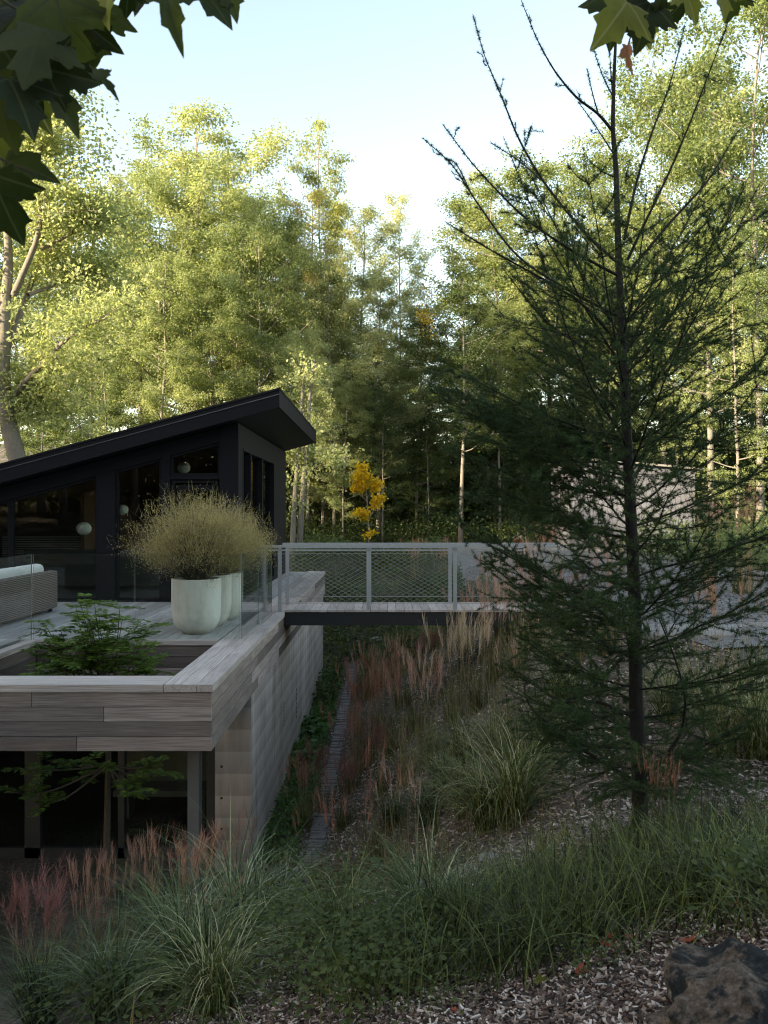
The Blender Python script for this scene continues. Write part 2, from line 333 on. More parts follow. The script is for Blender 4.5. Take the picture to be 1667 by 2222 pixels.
def boulder_mat():
    m, nt, out = mk('lichened_boulder')
    a = noise(nt, mapped(nt, (1, 1, 1)), 4.2, 8, .7, .3); b = noise(nt, mapped(nt, (1, 1, 1)), 34, 8, .75, .1); d = noise(nt, mapped(nt, (1, 1, 1)), 11, 8, .7, .4)
    base = ramp(nt, b, [(.035, .024, .018), (.11, .077, .056), (.22, .165, .128), (.42, .36, .31)], [.28, .45, .6, .78])
    dark = ramp(nt, b, [(.008, .009, .009), (.025, .028, .027), (.10, .115, .105)], [.3, .55, .8])
    c = mixc(nt, ramp(nt, a, [(0, 0, 0), (1, 1, 1)], [.47, .53]), base, dark)
    c = mixc(nt, ramp(nt, d, [(0, 0, 0), (.75, .75, .75)], [.64, .70]), c, (.34, .36, .33))
    bsdf(nt, out, c, .9, bump=mathn(nt, 'ADD', b, mathn(nt, 'MULTIPLY', d, .6)), bstr=.9, bdist=.03, spec=.2); return m
BOULD = boulder_mat()

# ------------------------------------------------------------------ terrain
def H(X, Y):
    X = np.asarray(X, float); Y = np.asarray(Y, float)
    s = np.clip((X + .75) / 3.5, 0, 1)
    s = .75 * s + .25 * s * s * (3 - 2 * s)
    z = -2.85 + 2.83 * s + .03 * np.clip(X - 2.8, 0, 8) + .05 * np.clip(X - 11, 0, 60)
    bank = .0 + .012 * np.clip(Y - 32, 0, 20) + .14 * np.clip(Y - 50, 0, 90) + .10 * np.clip(X - 9, 0, 12) * smooth(24, 45, Y)
    z = z + (bank - z) * smooth(22.5, 29.5, Y + .35 * np.clip(X, -2, 3))
    xn = np.clip(X, -5, 5)
    near = .43 + .257 * xn - .245 * np.clip(Y, 1.0, 9) + .10 * np.clip(-Y, 0, 60)
    z = z + (near - z) * smooth(10.2, 5.6, Y)
    z = z + .035 * np.sin(X * 2.3 + Y * 1.1) * np.cos(Y * 1.7 - X * .6) * smooth(-1.0, .2, X)
    return z
def hit(px, py):
    d = np.array([(px - CX) / F, 1.0, -(py - CY) / F])
    t = np.arange(1.2, 90, .02); X, Y, Z = d[0] * t, t, EYE + d[2] * t
    i = np.argmax(Z < H(X, Y)); return np.array([X[i], Y[i], float(H(X[i], Y[i]))])
def sheet(xs, ys, zf):
    XX, YY = np.meshgrid(xs, ys); V = np.stack([XX, YY, zf(XX, YY)], -1).reshape(-1, 3)
    nx = len(xs); i = np.arange(len(ys) - 1)[:, None] * nx; j = np.arange(nx - 1)[None]
    return V, np.stack([i + j, i + j + 1, i + nx + j + 1, i + nx + j], -1).reshape(-1, 4)
xs = np.concatenate([np.linspace(-220, -14, 26)[:-1], np.linspace(-14, -5, 19)[:-1], np.linspace(-5, 7, 121)[:-1], np.linspace(7, 20, 27)[:-1], np.linspace(20, 260, 30)])
ys = np.concatenate([np.linspace(-80, 0, 33)[:-1], np.linspace(0, 30, 241)[:-1], np.linspace(30, 70, 41)[:-1], np.linspace(70, 500, 30)])
V, Q = sheet(xs, ys, H)
g = bpy.data.objects.new('ground', mesh_np('ground', V, Q, mats=[GROUND], smooth=True)); col.objects.link(g)
tag(g, 'mulched slope and trench falling from the gravel drive to the concrete wall', kind='structure')
# gravel drive: sheet 2 cm above the terrain
def drive_edge(Y): return 3.7 - .12 * (np.clip(Y, 10, 23) - 11) + .12 * np.sin(Y * 1.3)
ys2 = np.linspace(10.2, 40, 90); us = np.linspace(0, 1, 24)
UU, YY = np.meshgrid(us, ys2)
x0 = np.where(YY < 23, drive_edge(YY), drive_edge(23.0) - smooth(30.5, 35, YY) * 9); x1 = np.where(YY < 23, 9.0, 9 + smooth(23, 33, YY) * 3)
XX = x0 + (x1 - x0) * UU
V = np.stack([XX, YY, H(XX, YY) + .025], -1).reshape(-1, 3); nx = len(us)
i = np.arange(len(ys2) - 1)[:, None] * nx; j = np.arange(nx - 1)[None]
o = bpy.data.objects.new('gravel_path', mesh_np('gravel_path', V, np.stack([i + j, i + j + 1, i + nx + j + 1, i + nx + j], -1).reshape(-1, 4), mats=[GRAVELM], smooth=True))
col.objects.link(o); tag(o, 'grey gravel drive beyond the footbridge', kind='structure')

# ------------------------------------------------------------------ terrace: parapet, deck, well
ZP = -.62
PX, PW = -1.60, .44                                       # outer face of the parapet, its width
pr = thing('deck_parapet', (PX, 8.1, ZP), 'weathered grey wood board parapet wrapping the terrace edge around the open well', 'parapet')
MB().box((-11, 8.16, ZP + .01), (PX - .03, 8.52, -.05)).obj('core', STEEL, pr)
MB().box((PX - .42, 8.525, ZP + .01), (PX - .03, 23.6, -.05)).obj('core', STEEL, pr)
for k in range(4):
    z1 = -.075 - k * .137; z0 = z1 - .131
    cuts = {0: [-11, -6.9, -3.27, PX], 1: [-11, -5.6, -2.6, PX], 2: [-11, -4.4, PX], 3: [-11, -5.9, -2.85, PX]}[k]
    for a, b in zip(cuts[:-1], cuts[1:]):
        board('board', (a + .003, 8.12 + rng.uniform(-.002, .002), z0), (b - .003, 8.15, z1), WOODX, pr)
    cy_ = [8.155, 10.6 + .5 * (k % 2), 13.3 - .6 * (k % 3), 16.9 + .4 * k, 20.3 - .5 * k, 23.65]
    for a, b in zip(cy_[:-1], cy_[1:]):
        board('board', (PX - .03, a, z0), (PX + rng.uniform(-.002, .002), b - .006, z1), WOODY, pr)
board('cap_board', (-11, 8.105, -.07), (-5.4, 8.545, 0), CAPX, pr); board('cap_board', (-5.394, 8.105, -.07), (-2.05, 8.545, .001), CAPX, pr)
caps = [8.105, 9.9, 12.1, 14.6, 17.3, 20.4, 23.66]
for r in range(3):
    xa = PX + .015 - r * .153
    for a, b in zip(caps[:-1], caps[1:]):
        sh = .45 * r if a > 8.2 else 0
        board('cap_board', (xa - .149, a + sh * (a > 8.2), -.068), (xa, b - .005 + (.45 * r if b < 23 else 0), .0015 * r), CAPY, pr)
# inner lining of the well
wl_ = thing('well_lining', (-4.33, 8.55, ZP), 'dark board lining of the square opening in the deck', 'lining')
for k in range(4):
    z1 = -.06 - k * .14; z0 = z1 - .134
    board('board', (-4.32, 10.89, z0), (-2.07, 10.92, z1), WOODX, wl_)
    board('board', (-4.36, 8.55, z0), (-4.33, 10.88, z1), WOODY, wl_)
    board('board', (-2.06, 8.55, z0), (-2.035, 10.88, z1), WOODY, wl_)
board('cap_board', (-4.47, 10.87, -.055), (-2.065, 11.01, .004), CAPX, wl_)
board('cap_board', (-4.47, 6.0, -.055), (-4.325, 10.865, .004), CAPY, wl_)
# deck boards
dk = thing('terrace_deck', (-6, 12, 0), 'silver grey timber terrace deck of long narrow boards', 'deck')
x = -2.07; k = 0
while x > -11:
    y0 = 11.015 if x > -4.48 else 6.0
    y1 = 23.5 if x > -2.55 else 15.58
    mid = y0 + (y1 - y0) * (.35 + .3 * ((k * 7) % 5) / 5)
    for a, b in ((y0, mid - .003), (mid + .003, y1)):
        dz = rng.uniform(-.0015, .0015)
        board('plank', (x - .134, a, -.035 + dz), (x, b, -.002 + dz), DECK, dk)
    x -= .14; k += 1
MB().box((-11, 11.02, -.30), (PX - .43, 15.6, -.06)).obj('joist_frame', STEEL, dk)
MB().box((-11, 6.0, -.30), (-4.5, 11.02, -.06)).obj('joist_frame', STEEL, dk)
MB().box((-2.58, 15.6, -.30), (PX - .43, 23.5, -.06)).obj('joist_frame', STEEL, dk)

# ------------------------------------------------------------------ concrete wall and lower level
cw = thing('concrete_wall', (-1.85, 10.83, -2.9), 'board formed concrete retaining wall under the terrace edge', 'wall')
ycuts = [10.83, 13.1, 17.3, 20.6, 23.6]
for i, (a, b) in enumerate(zip(ycuts[:-1], ycuts[1:])):
    MB().box((-2.09, a + (.012 if i else 0), -3.2), (-1.64, b - .012, ZP - .003)).obj('panel', CONC, cw)
MB().box((-2.05, 10.9, -3.2), (-1.70, 23.55, ZP - .003)).obj('joint_core', STEEL, cw)
for z in (-1.55, -1.94, -2.32, -2.72):                    # tie holes in the end face
    m = MB(); m.tube([(-2.01, 10.835, z), (-2.01, 10.826, z)], .016, 10); m.obj('tie_hole', STEEL, cw)
for (yv, za, zb) in ((14.35, -1.9, -1.55), (14.35, -1.5, -1.48), (16.4, -2.25, -1.75)):
    for k in range(7):
        z = za + (zb - za) * k / 6
        if zb - za > .1: board('vent_slot', (-1.645, yv - .03, z), (-1.636, yv + .03, z + (zb - za) / 12), STEEL, cw)
pc = thing('steel_post', (-1.84, 8.5, -2.9), 'slim grey steel post holding up the parapet corner', 'post')
GALV = plain('galvanised_post', [(.10, .10, .095), (.17, .17, .16)], 6, .6, .3, bstr=.05)
MB().box((-1.895, 8.44, -3.1), (-1.785, 8.455, ZP + .008)).obj('flange', GALV, pc)
MB().box((-1.85, 8.455, -3.1), (-1.83, 8.55, ZP + .008)).obj('web', GALV, pc)
MB().box((-1.895, 8.55, -3.1), (-1.785, 8.565, ZP + .008)).obj('flange', GALV, pc)
lf = thing('lower_glazing', (-5, 11.3, -2.9), 'dark glazed lower storey front in the shade beneath the terrace', 'glazing')
FR = plain('dark_bronze_frame', [(.05, .05, .05), (.08, .08, .078)], 5, .5, .3, bstr=.05)
for a, b in ((-4.62, -4.42), (-3.42, -3.34), (-2.28, -2.16)): MB().box((a, 11.25, -2.85), (b, 11.37, -.31)).obj('mullion', FR, lf)
for a, b in ((-7.5, -4.62), (-4.42, -3.42), (-3.34, -2.28)): MB().box((a, 11.30, -2.72), (b, 11.315, -.40)).obj('pane', GLASS, lf)
MB().box((-7.5, 11.25, -2.86), (-2.16, 11.36, -2.72)).obj('sill', FR, lf)
MB().box((-7.5, 11.255, -.40), (-2.16, 11.36, -.31)).obj('head', FR, lf)
MB().box((-9, 16.5, -2.9), (-2.1, 16.6, -.3)).obj('back_wall', INTD, lf)
MB().box((-9, 11.3, -2.95), (-2.1, 16.6, -2.87)).obj('room_floor', INTD, lf)
MB().box((-9.1, 11.2, -2.9), (-9, 16.6, -.3)).obj('side_wall', INTD, lf)
MB().box((-7.6, 11.3, -2.9), (-7.5, 16.6, -.3)).obj('side_wall', INTD, lf)
tb = thing('low_bench', (-3.2, 12.8, -2.87), 'grey built in bench seen through the lower storey glass', 'bench')
MB().box((-3.9, 12.6, -2.5), (-2.5, 13.1, -2.42)).obj('seat', SHEDR, tb); MB().box((-3.8, 12.7, -2.87), (-3.7, 13.0, -2.5)).obj('leg', SHEDR, tb); MB().box((-2.7, 12.7, -2.87), (-2.6, 13.0, -2.5)).obj('leg', SHEDR, tb)
board('back_panel', (-3.9, 13.1, -2.42), (-2.5, 13.15, -1.7), SHEDR, tb)

# ------------------------------------------------------------------ black pavilion
hs = thing('black_pavilion', (-5, 15.6, 0), 'black clad pavilion with a sloping shed roof and tall windows', 'house')
WY = 15.6; S0 = F / WY
RX, RZ, SL, RT = -1.80, 3.72, .272, .30
def zr(X): return RZ - SL * (RX - X)                     # roof top
def wx(px): return (px - CX) / S0
def wz(py): return EYE - (py - CY) / S0
def zu(X): return zr(X) - RT - .02                       # underside
def zwin(X): return 2.84 + .275 * (X + 2.96)
RL = -12.0
roof = MB().prism([(RL, zr(RL) - .05), (RX - .03, zr(RX) - .05), (RX - .03, zr(RX) - RT), (RL, zr(RL) - RT)], 15.10, 23.15).obj('roof', BLACKM, hs)
MB().prism([(RL, zr(RL) - .012), (RX, zr(RX) - .012), (RX, zr(RX) - RT - .015), (RL, zr(RL) - RT - .015)], 15.05, 15.095).obj('fascia', BLACK, roof)
MB().box((RX - .028, 15.096, RZ - RT - .015), (RX, 23.2, RZ - .014)).obj('fascia', BLACK, roof)
MB().prism([(RL, zr(RL) + .02), (RX + .012, zr(RX) + .02), (RX + .012, zr(RX) - .01), (RL, zr(RL) - .01)], 15.03, 23.22).obj('roof_sheet', BLACKM, roof)
MB().prism([(RL, zr(RL) - .085), (RX + .004, zr(RX) - .085), (RX + .004, zr(RX) - .10), (RL, zr(RL) - .10)], 15.035, 15.05).obj('drip_edge', DRIP, roof)
def gpoly(xa, xb, za, top): return [(xa, za), (xb, za), (xb, top(xb)), (xa, top(xa))]
wall = MB()
wall.prism([(-11, zwin(-11)), (wx(477), zwin(wx(477))), (wx(477), zu(wx(477))), (-11, zu(-11))], WY, WY + .2)   # band above the windows
wall.prism(gpoly(wx(477), wx(518), 0, zu), WY - .03, WY + .2)
wall.prism(gpoly(wx(350), wx(369), 0, zwin), WY, WY + .2)
wall.prism(gpoly(wx(211), wx(250), 0, zwin), WY - .04, WY + .2)
wall.prism([(wx(369), wz(1040)), (wx(477), wz(1040)), (wx(477), wz(1032)), (wx(369), wz(1032))], WY, WY + .2)
wall.prism([(-11, 0), (wx(-400), 0), (wx(-400), zwin(wx(-400))), (-11, zwin(-11))], WY + .004, WY + .2)
wall.obj('wall', BLACK, hs)
# side wall (faces the trench): solid end panels, tall window between
XS = wx(518)
sw = MB(); sw.box((XS - .2, WY + .205, 0), (XS, 16.05, zu(XS) - .004)); sw.box((XS - .2, 20.6, 0), (XS, 23.1, zu(XS) - .004)); sw.box((XS - .2, 16.05, 2.78), (XS, 20.6, zu(XS) - .004)); sw.box((XS - .2, 16.05, 0), (XS, 20.6, .06))
sw.obj('side_wall', BLACK, hs)
for (a, b) in ((16.05, 17.0), (17.0, 18.6), (18.6, 20.6)):
    win = MB().box((XS - .10, a + .06, .10), (XS - .092, b - .06, 2.73)).obj('window', GLASS, hs)
    f = MB(); f.box((XS - .14, a + .002, .062), (XS + .012, a + .06, 2.778)); f.box((XS - .14, b - .06, .062), (XS + .012, b - .002, 2.778)); f.box((XS - .13, a + .06, .062), (XS + .01, b - .06, .10)); f.box((XS - .13, a + .06, 2.73), (XS + .01, b - .06, 2.778)); f.obj('frame', BLACK, win)
def win_poly(name, pa, pb, za, top, sub=None):
    xa, xb = wx(pa), wx(pb)
    o = MB().prism(gpoly(xa + .03, xb - .03, za + .03, lambda X: top(X) - .03), WY + .09, WY + .10).obj(name, GLASS, hs)
    f = MB(); t = .045
    f.prism(gpoly(xa + .002, xa + t, za, lambda X: top(X) - .002), WY + .04, WY + .14); f.prism(gpoly(xb - t, xb - .002, za, lambda X: top(X) - .002), WY + .04, WY + .14)
    f.prism([(xa + t, top(xa + t) - t), (xb - t, top(xb - t) - t), (xb - t, top(xb - t) - .002), (xa + t, top(xa + t) - .002)], WY + .045, WY + .138)
    f.prism([(xa + t, za), (xb - t, za), (xb - t, za + t), (xa + t, za + t)], WY + .045, WY + .138)
    f.obj('frame', BLACK, o); return o
win_poly('window', 369, 477, wz(1032), zwin)
win_poly('window', 250, 350, .01, zwin)
win_poly('window', 20, 211, .01, zwin); win_poly('window', -200, 20, .01, zwin); win_poly('window', -400, -200, .01, zwin)
d = win_poly('door', 373, 473, .01, lambda X: wz(1042)); tag(d, 'glazed black door')
f = MB(); f.box((wx(383), WY + .05, .1), (wx(396), WY + .13, wz(1052))); f.box((wx(455), WY + .05, .1), (wx(466), WY + .13, wz(1052))); f.box((wx(396), WY + .051, wz(1052) - .11), (wx(455), WY + .129, wz(1052))); f.obj('stile', BLACK, d)
MB().tube([(wx(462), WY + .02, .95), (wx(462), WY + .02, 1.15)], .012, 8).obj('handle', ALU, d)
# rooms behind the glass
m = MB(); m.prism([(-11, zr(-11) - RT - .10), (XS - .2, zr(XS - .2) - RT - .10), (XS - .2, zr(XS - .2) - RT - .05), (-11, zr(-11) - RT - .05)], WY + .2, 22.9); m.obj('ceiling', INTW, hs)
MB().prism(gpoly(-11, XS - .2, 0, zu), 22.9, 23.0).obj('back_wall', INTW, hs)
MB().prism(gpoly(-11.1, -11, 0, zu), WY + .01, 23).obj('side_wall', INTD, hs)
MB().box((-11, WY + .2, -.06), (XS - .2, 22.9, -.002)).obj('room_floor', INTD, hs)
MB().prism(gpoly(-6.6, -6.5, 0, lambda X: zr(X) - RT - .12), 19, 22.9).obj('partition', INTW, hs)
# things inside
def lantern(px, py, Y, r, label):
    c = P3(px, py, Y); t = thing('paper_lantern', tuple(c - [0, 0, r]), label, 'lantern', 'round paper lanterns hanging inside the pavilion')
    a = np.linspace(-math.pi / 2, math.pi / 2, 15); m = MB().lathe(np.stack([np.cos(a) * r * (1 + .02 * np.cos(np.arange(15) * math.pi)), np.sin(a) * r * .88], 1), c, 24); m.obj('shade', WHITE, t, True)
    MB().tube([c + [0, 0, r * .85], (c[0], c[1], zr(c[0]) - RT - .09)], .006, 5).obj('cord', INTD, t)
lantern(399, 1015, 17.6, .13, 'white paper lantern behind the small top window above the door')
lantern(266, 1106, 18.4, .12, 'white paper lantern seen dimly beside the wide post')
lantern(182, 1147, 17.2, .145, 'white paper lantern hanging lowest, above the louvred blind')
bl = thing('louvred_blind', (wx(95), 20.5, .9), 'pale louvred blind across the room', 'blind')
LT = plain('pale_louvre', [(.5, .52, .56), (.6, .62, .66)], 5, .6)  # plain pale slats, no emission
for k in range(9): c = P3(95, 1165 + k * 5.0, 20.2); board('slat', (c[0] - .95, 20.18, c[2] - .018), (c[0] + .95, 20.22, c[2] + .012), LT, bl)
isf = thing('indoor_sofa', (-5.6, 18.2, 0), 'low grey sofa indoors behind the pavilion glass', 'sofa')
for (a, b, nm) in (((-7.4, 18, .08), (-4.6, 18.9, .42), 'base'), ((-7.4, 18.0, .42), (-4.6, 18.2, .82), 'backrest'), ((-4.6, 18.0, .08), (-4.4, 18.9, .62), 'armrest')): MB().box(a, b).obj(nm, INTD, isf)

# ------------------------------------------------------------------ glass balustrade
def pane_row(label, p0, p1, cuts, zt=1.07):
    p0, p1 = np.array(p0, float), np.array(p1, float)
    t = thing('glass_balustrade', ((p0[0] + p1[0]) / 2, (p0[1] + p1[1]) / 2, 0), label, 'balustrade', 'frameless glass balustrades round the terrace')
    d = (p1 - p0) / np.linalg.norm(p1 - p0); n = np.array([-d[1], d[0]])
    L = np.linalg.norm(p1 - p0); cs = [0] + list(cuts) + [L]
    for a, b in zip(cs[:-1], cs[1:]):
        A, B = p0 + d * (a + .006), p0 + d * (b - .006)
        m = MB(); h = n * .006
        V = [(*(A - h), .006), (*(B - h), .006), (*(B + h), .006), (*(A + h), .006), (*(A - h), zt), (*(B - h), zt), (*(B + h), zt), (*(A + h), zt)]
        m.add(V, [(0, 1, 5, 4), (2, 3, 7, 6)]); po = m.obj('pane', CLEAR, t)
        e = MB().add(V, [(4, 5, 6, 7), (1, 2, 6, 5), (3, 0, 4, 7)]); e.obj('edge', GEDGE, po)
    for q in cs[1:-1]:
        c = p0 + d * q
        MB().box((c[0] - .03, c[1] - .03, -.001), (c[0] + .03, c[1] + .03, .07)).obj('clamp', ALU, t)
pane_row('frameless glass balustrade along the back of the deck opening', (-4.39, 10.95), (-1.80, 10.95), [1.27])
pane_row('frameless glass balustrade beside the parapet, ending at the footbridge', (-1.79, 10.97), (-1.79, 13.95), [1.5])
pane_row('frameless glass balustrade left of the deck opening, running toward the viewer', (-4.40, 6.0), (-4.40, 10.93), [1.7, 3.3])

# ------------------------------------------------------------------ footbridge
BY0, BY1, BX0, BX1 = 14.0, 15.15, -1.585, 2.85
fb = thing('footbridge', (1, 14.5, 0), 'narrow timber footbridge with aluminium railings and wire mesh crossing the trench', 'bridge')
x = BX0
while x < BX1 - .1:
    dz = rng.uniform(-.002, .002); board('plank', (x, BY0 - .02, .002 + dz), (x + .131, BY1 + .02, .036 + dz), CAPY, fb); x += .137
for y in (BY0 + .005, BY1 - .065): MB().box((BX0 - .0, y, -.215), (BX1, y + .06, -.002)).obj('beam', STEEL, fb)
MB().box((BX0 + .01, BY0 + .07, -.10), (BX1, BY1 - .07, -.003)).obj('underside', STEEL, fb)
posts = [-1.67, -.25, 1.14, 2.55]
for side, y in (('near', BY0 + .03), ('far', BY1 - .03)):
    for xp in posts + ([-1.93] if side == 'near' else []):
        lo = -.20 if xp > -1.6 and side == 'near' else .004
        board('post', (xp - .03, y - .012, .037 if lo < 0 else lo), (xp + .03, y + .012, 1.03), ALU, fb)
    board('handrail', (-1.98 if side == 'near' else -1.75, y - .03, 1.03), (BX1 + .1, y + .03, 1.068), ALU, fb)
    board('top_rail', (-1.98 if side == 'near' else -1.70, y - .012, .975), (BX1 + .2, y + .012, 1.0), ALU, fb)
    for zz in (.93, .14): MB().tube([(posts[0], y, zz), (BX1 + .1, y, zz)], .005, 5).obj('cable', WIRE, fb)
    net = MB(); x0_, x1_, z0_, z1_ = posts[0], BX1 + .1, .14, .93
    k = x0_ - 2
    while k < x1_ + 2:                                    # two families of diagonals, slope 0.55
        for sg in (1, -1):
            xa, xb = k, k + (z1_ - z0_) / .55
            za, zb = (z0_, z1_) if sg > 0 else (z1_, z0_)
            ta, tb = max(0, (x0_ - xa) / (xb - xa)), min(1, (x1_ - xa) / (xb - xa))
            if tb > ta: net.tube([(xa + (xb - xa) * ta, y + sg * .003, za + (zb - za) * ta), (xa + (xb - xa) * tb, y + sg * .003, za + (zb - za) * tb)], .0015, 4, False)
        k += .12
    net.obj('wire_mesh', WIRE, fb)

# ------------------------------------------------------------------ pots, wispy bushes, outdoor sofa
def pot(x, y, r, h, label, gl, scale, seed, blabel):
    t = thing('planter_pot', (x, y, 0), label, 'pot', 'round concrete planter pots on the terrace')
    pf = [(0, 0), (r * .55, 0), (r * .60, .025), (r * .64, .03), (r * .80, .075), (r * .91, .14), (r * .975, .23), (r, .34), (r, h - .02), (r * .995, h), (r * .93, h), (r * .92, h - .06)]
    MB().lathe(pf, (x, y, .001), 48).obj('shell', POT, t, True)
    MB().lathe([(r * .93, h - .055), (r * .5, h - .04), (.001, h - .035)], (x, y, 0), 24).obj('soil', SOIL, t)
    g_ = np.random.default_rng(seed); n = 1500
    b = thing('wispy_bush', (x, y, h - .05), blabel, 'bush', 'wispy bushes in the planter pots')
    st, tw = MB(), MB()
    az = g_.uniform(0, 2 * np.pi, n); tilt = (1.12 * g_.uniform(0, 1, n) ** .7)
    D = np.stack([np.cos(az) * np.sin(tilt), np.sin(az) * np.sin(tilt), np.cos(tilt)], 1)
    L = scale * (.70 + .28 * np.cos(tilt)) * (1 - .5 * g_.uniform(0, 1, n) ** 2.5) * g_.uniform(.85, 1.1, n)
    B = np.stack([x + np.cos(az) * g_.uniform(0, .13, n), y + np.sin(az) * g_.uniform(0, .13, n), np.full(n, h - .05)], 1)
    D2 = nrm(D + g_.normal(0, .12, (n, 3)) + [0, 0, .12])
    E = blades(st, B, D2, L, .0045, .10, 4, tip=.3)
    for rep in range(5):                                 # fine side twigs in the outer half
        f_ = g_.uniform(.45, 1.0, n)[:, None]; C = B + (E - B) * f_ + g_.normal(0, .02, (n, 3))
        blades(tw, C, nrm(D2 + g_.normal(0, .55, (n, 3))), g_.uniform(.06, .16, n) * scale, .0042, .05, 2, tip=.4)
    C = np.repeat(B + (E - B) * g_.uniform(.55, 1, (n, 1)), 9, 0) + g_.normal(0, .055, (n * 9, 3)) * scale
    leaves(tw, C, rvec(n * 9, g_), rvec(n * 9, g_), .022, .011)
    st.obj('stems', TWIG, b); tw.obj('foliage', BUSH, b)
pot(-2.49, 11.62, .325, .72, 'largest round pale concrete pot, nearest the glass corner', 1, 1.0, 3, 'wispy olive bush spilling wide over the nearest concrete pot')
pot(-2.47, 12.35, .315, .72, 'round pale concrete pot just behind the nearest one', 1, .95, 4, 'wispy olive bush in the second pot, merging with its neighbour')
pot(-2.42, 13.1, .31, .70, 'rearmost round concrete pot, mostly hidden behind the others', 1, .85, 5, 'wispy olive bush in the rearmost pot toward the black wall')
sf = thing('wicker_sofa', (-5.7, 12.6, 0), 'grey wicker outdoor sofa with oatmeal cushions, seen from behind', 'sofa')
def rbox(lo, hi, r, mat, name, parent, seg=3, puff=0):
    import bmesh
    bm = bmesh.new(); bmesh.ops.create_cube(bm, size=1)
    c = (np.array(lo) + np.array(hi)) / 2; s_ = np.array(hi) - np.array(lo)
    for v in bm.verts: v.co = [v.co[i] * s_[i] + c[i] for i in range(3)]
    bmesh.ops.bevel(bm, geom=bm.edges[:], offset=r, segments=seg, affect='EDGES', profile=.5)
    me = bpy.data.meshes.new(name); bm.to_mesh(me); bm.free(); me.materials.append(mat)
    for p in me.polygons: p.use_smooth = True
    o = bpy.data.objects.new(name, me); col.objects.link(o); return put(o, parent)
rbox((-5.42, 11.2, .06), (-5.27, 14.15, .66), .03, WICK, 'backrest', sf); rbox((-6.3, 11.2, .06), (-5.42, 14.14, .34), .03, WICK, 'base', sf)
rbox((-6.3, 14.0, .061), (-5.425, 14.148, .60), .03, WICK, 'armrest', sf)
for yy in (11.3, 14.05): board('leg', (-5.40, yy, .0), (-5.34, yy + .05, .062), BLACK, sf)
for a, b in ((11.25, 12.2), (12.22, 13.1), (13.12, 13.98)):
    rbox((-6.25, a, .34), (-5.43, b, .48), .05, CUSH, 'seat_cushion', sf); rbox((-5.62, a + .01, .46), (-5.40, b - .01, .78), .09, CUSH, 'back_cushion', sf, 4)
rbox((-5.78, 12.6, .47), (-5.58, 13.05, .76), .09, CUSH, 'pillow', sf, 4)

# ------------------------------------------------------------------ boulder, slabs, drain, slate strip, shed
def rock(name, c, r, mat, label, cat, seed, sub=4, rough=.16, parent=None, group=None):
    import bmesh
    from mathutils import noise as mn, Vector
    bm = bmesh.new(); bmesh.ops.create_icosphere(bm, subdivisions=sub, radius=1)
    for v in bm.verts:
        p = v.co.normalized(); q = p * 1.2 + Vector((seed * 3.1, seed * 1.7, 0))
        k = 1 + rough * 2 * mn.noise(q) + rough * .9 * mn.noise(q * 2.7) + rough * .35 * mn.noise(q * 7) + rough * .14 * mn.noise(q * 17)
        v.co = Vector((p.x * k * r[0], p.y * k * r[1], p.z * k * r[2]))
    me = bpy.data.meshes.new(name); bm.to_mesh(me); bm.free(); me.materials.append(mat)
    for p in me.polygons: p.use_smooth = True
    o = bpy.data.objects.new(name, me); col.objects.link(o); o.location = c; ORG[o] = np.array(c, float)
    return tag(o, label, cat, group)
bc = P3(1660, 2285, 2.5)
rock('boulder', tuple(bc), (.31, .30, .21), BOULD, 'lichen blotched brown and black boulder on the wood chip mulch', 'boulder', 3, 6, .2)
for k, (px, py, r, lb) in enumerate([(1285, 1216, .22, 'small white stone on the gravel near the grey shed'), (1065, 1868, .10, 'pale flat stone half sunk among the grass below the larch'), (850, 1756, .11, 'pale split stone lying on the mulched slope'), (820, 1390, .2, 'long pale stone beneath the footbridge')]):
    c = hit(px, py); rock('stone', tuple(c + [0, 0, r * .12]), (r, r * .7, r * .42), STONE, lb, 'stone', 11 + k, 3, .2)
for k, (a, b, lb) in enumerate([((3.35, 10.9), (4.9, 11.9), 'pale stone slab lying at the gravel edge, left one of two'), ((4.96, 10.85), (6.6, 11.95), 'pale stone slab lying at the gravel edge, right one of two')]):
    z = float(H((a[0] + b[0]) / 2, 11.4)); o = rbox((*a, z - .05), (*b, z + .055), .015, STONE, 'paving_slab', None, 1); tag(o, lb, 'slab')
dg = thing('drain_grate', (-1.2, 9, -2.8), 'narrow galvanised drain grate beside the concrete wall foot', 'grate')
for k in range(70):
    y = 7.2 + k * .052; z = float(H(-1.2, y)) + .02; board('slat', (-1.33, y, z), (-1.09, y + .03, z + .03), GRATE, dg)
for xx in (-1.36, -1.085):
    P = [(xx + .012, y, float(H(-1.2, y)) + .045) for y in np.linspace(7.2, 10.85, 20)]; MB().tube(P, .018, 4).obj('rail', ALU, dg)
ss = thing('slate_edging', (-.87, 17, -2.85), 'long strip of stacked slates running along the trench bottom', 'edging')
y = 10.9; k = 0
while y < 25:
    L_ = rng.uniform(.045, .075); zz = float(H(-.88, y))
    o = board('slate', (-1.0 + rng.uniform(-.012, .012), y, zz - .03), (-.79 + rng.uniform(-.02, .02), y + L_ * .82, zz + .05 + rng.uniform(0, .03)), SLATE, ss); o.rotation_euler = (rng.uniform(-.12, .12), rng.uniform(-.05, .05), rng.uniform(-.06, .06))
    y += L_; k += 1
sh = thing('grey_shed', (10.8, 36, 0), 'grey board sided shed behind the larch branches', 'shed')
zb = float(H(9, 37)) - .6
MB().prism([(7.9, zb), (12.8, zb), (12.8, 3.32), (7.9, 3.75)], 36.03, 41.2).obj('wall', SHEDM, sh)
for k in range(25):
    xx = 7.80 + k * .2; board('siding_board', (xx, 36.0, zb), (xx + .19, 36.028, 3.745 - .0873 * (xx + .2 - 7.9) - .01), SHEDM, sh)
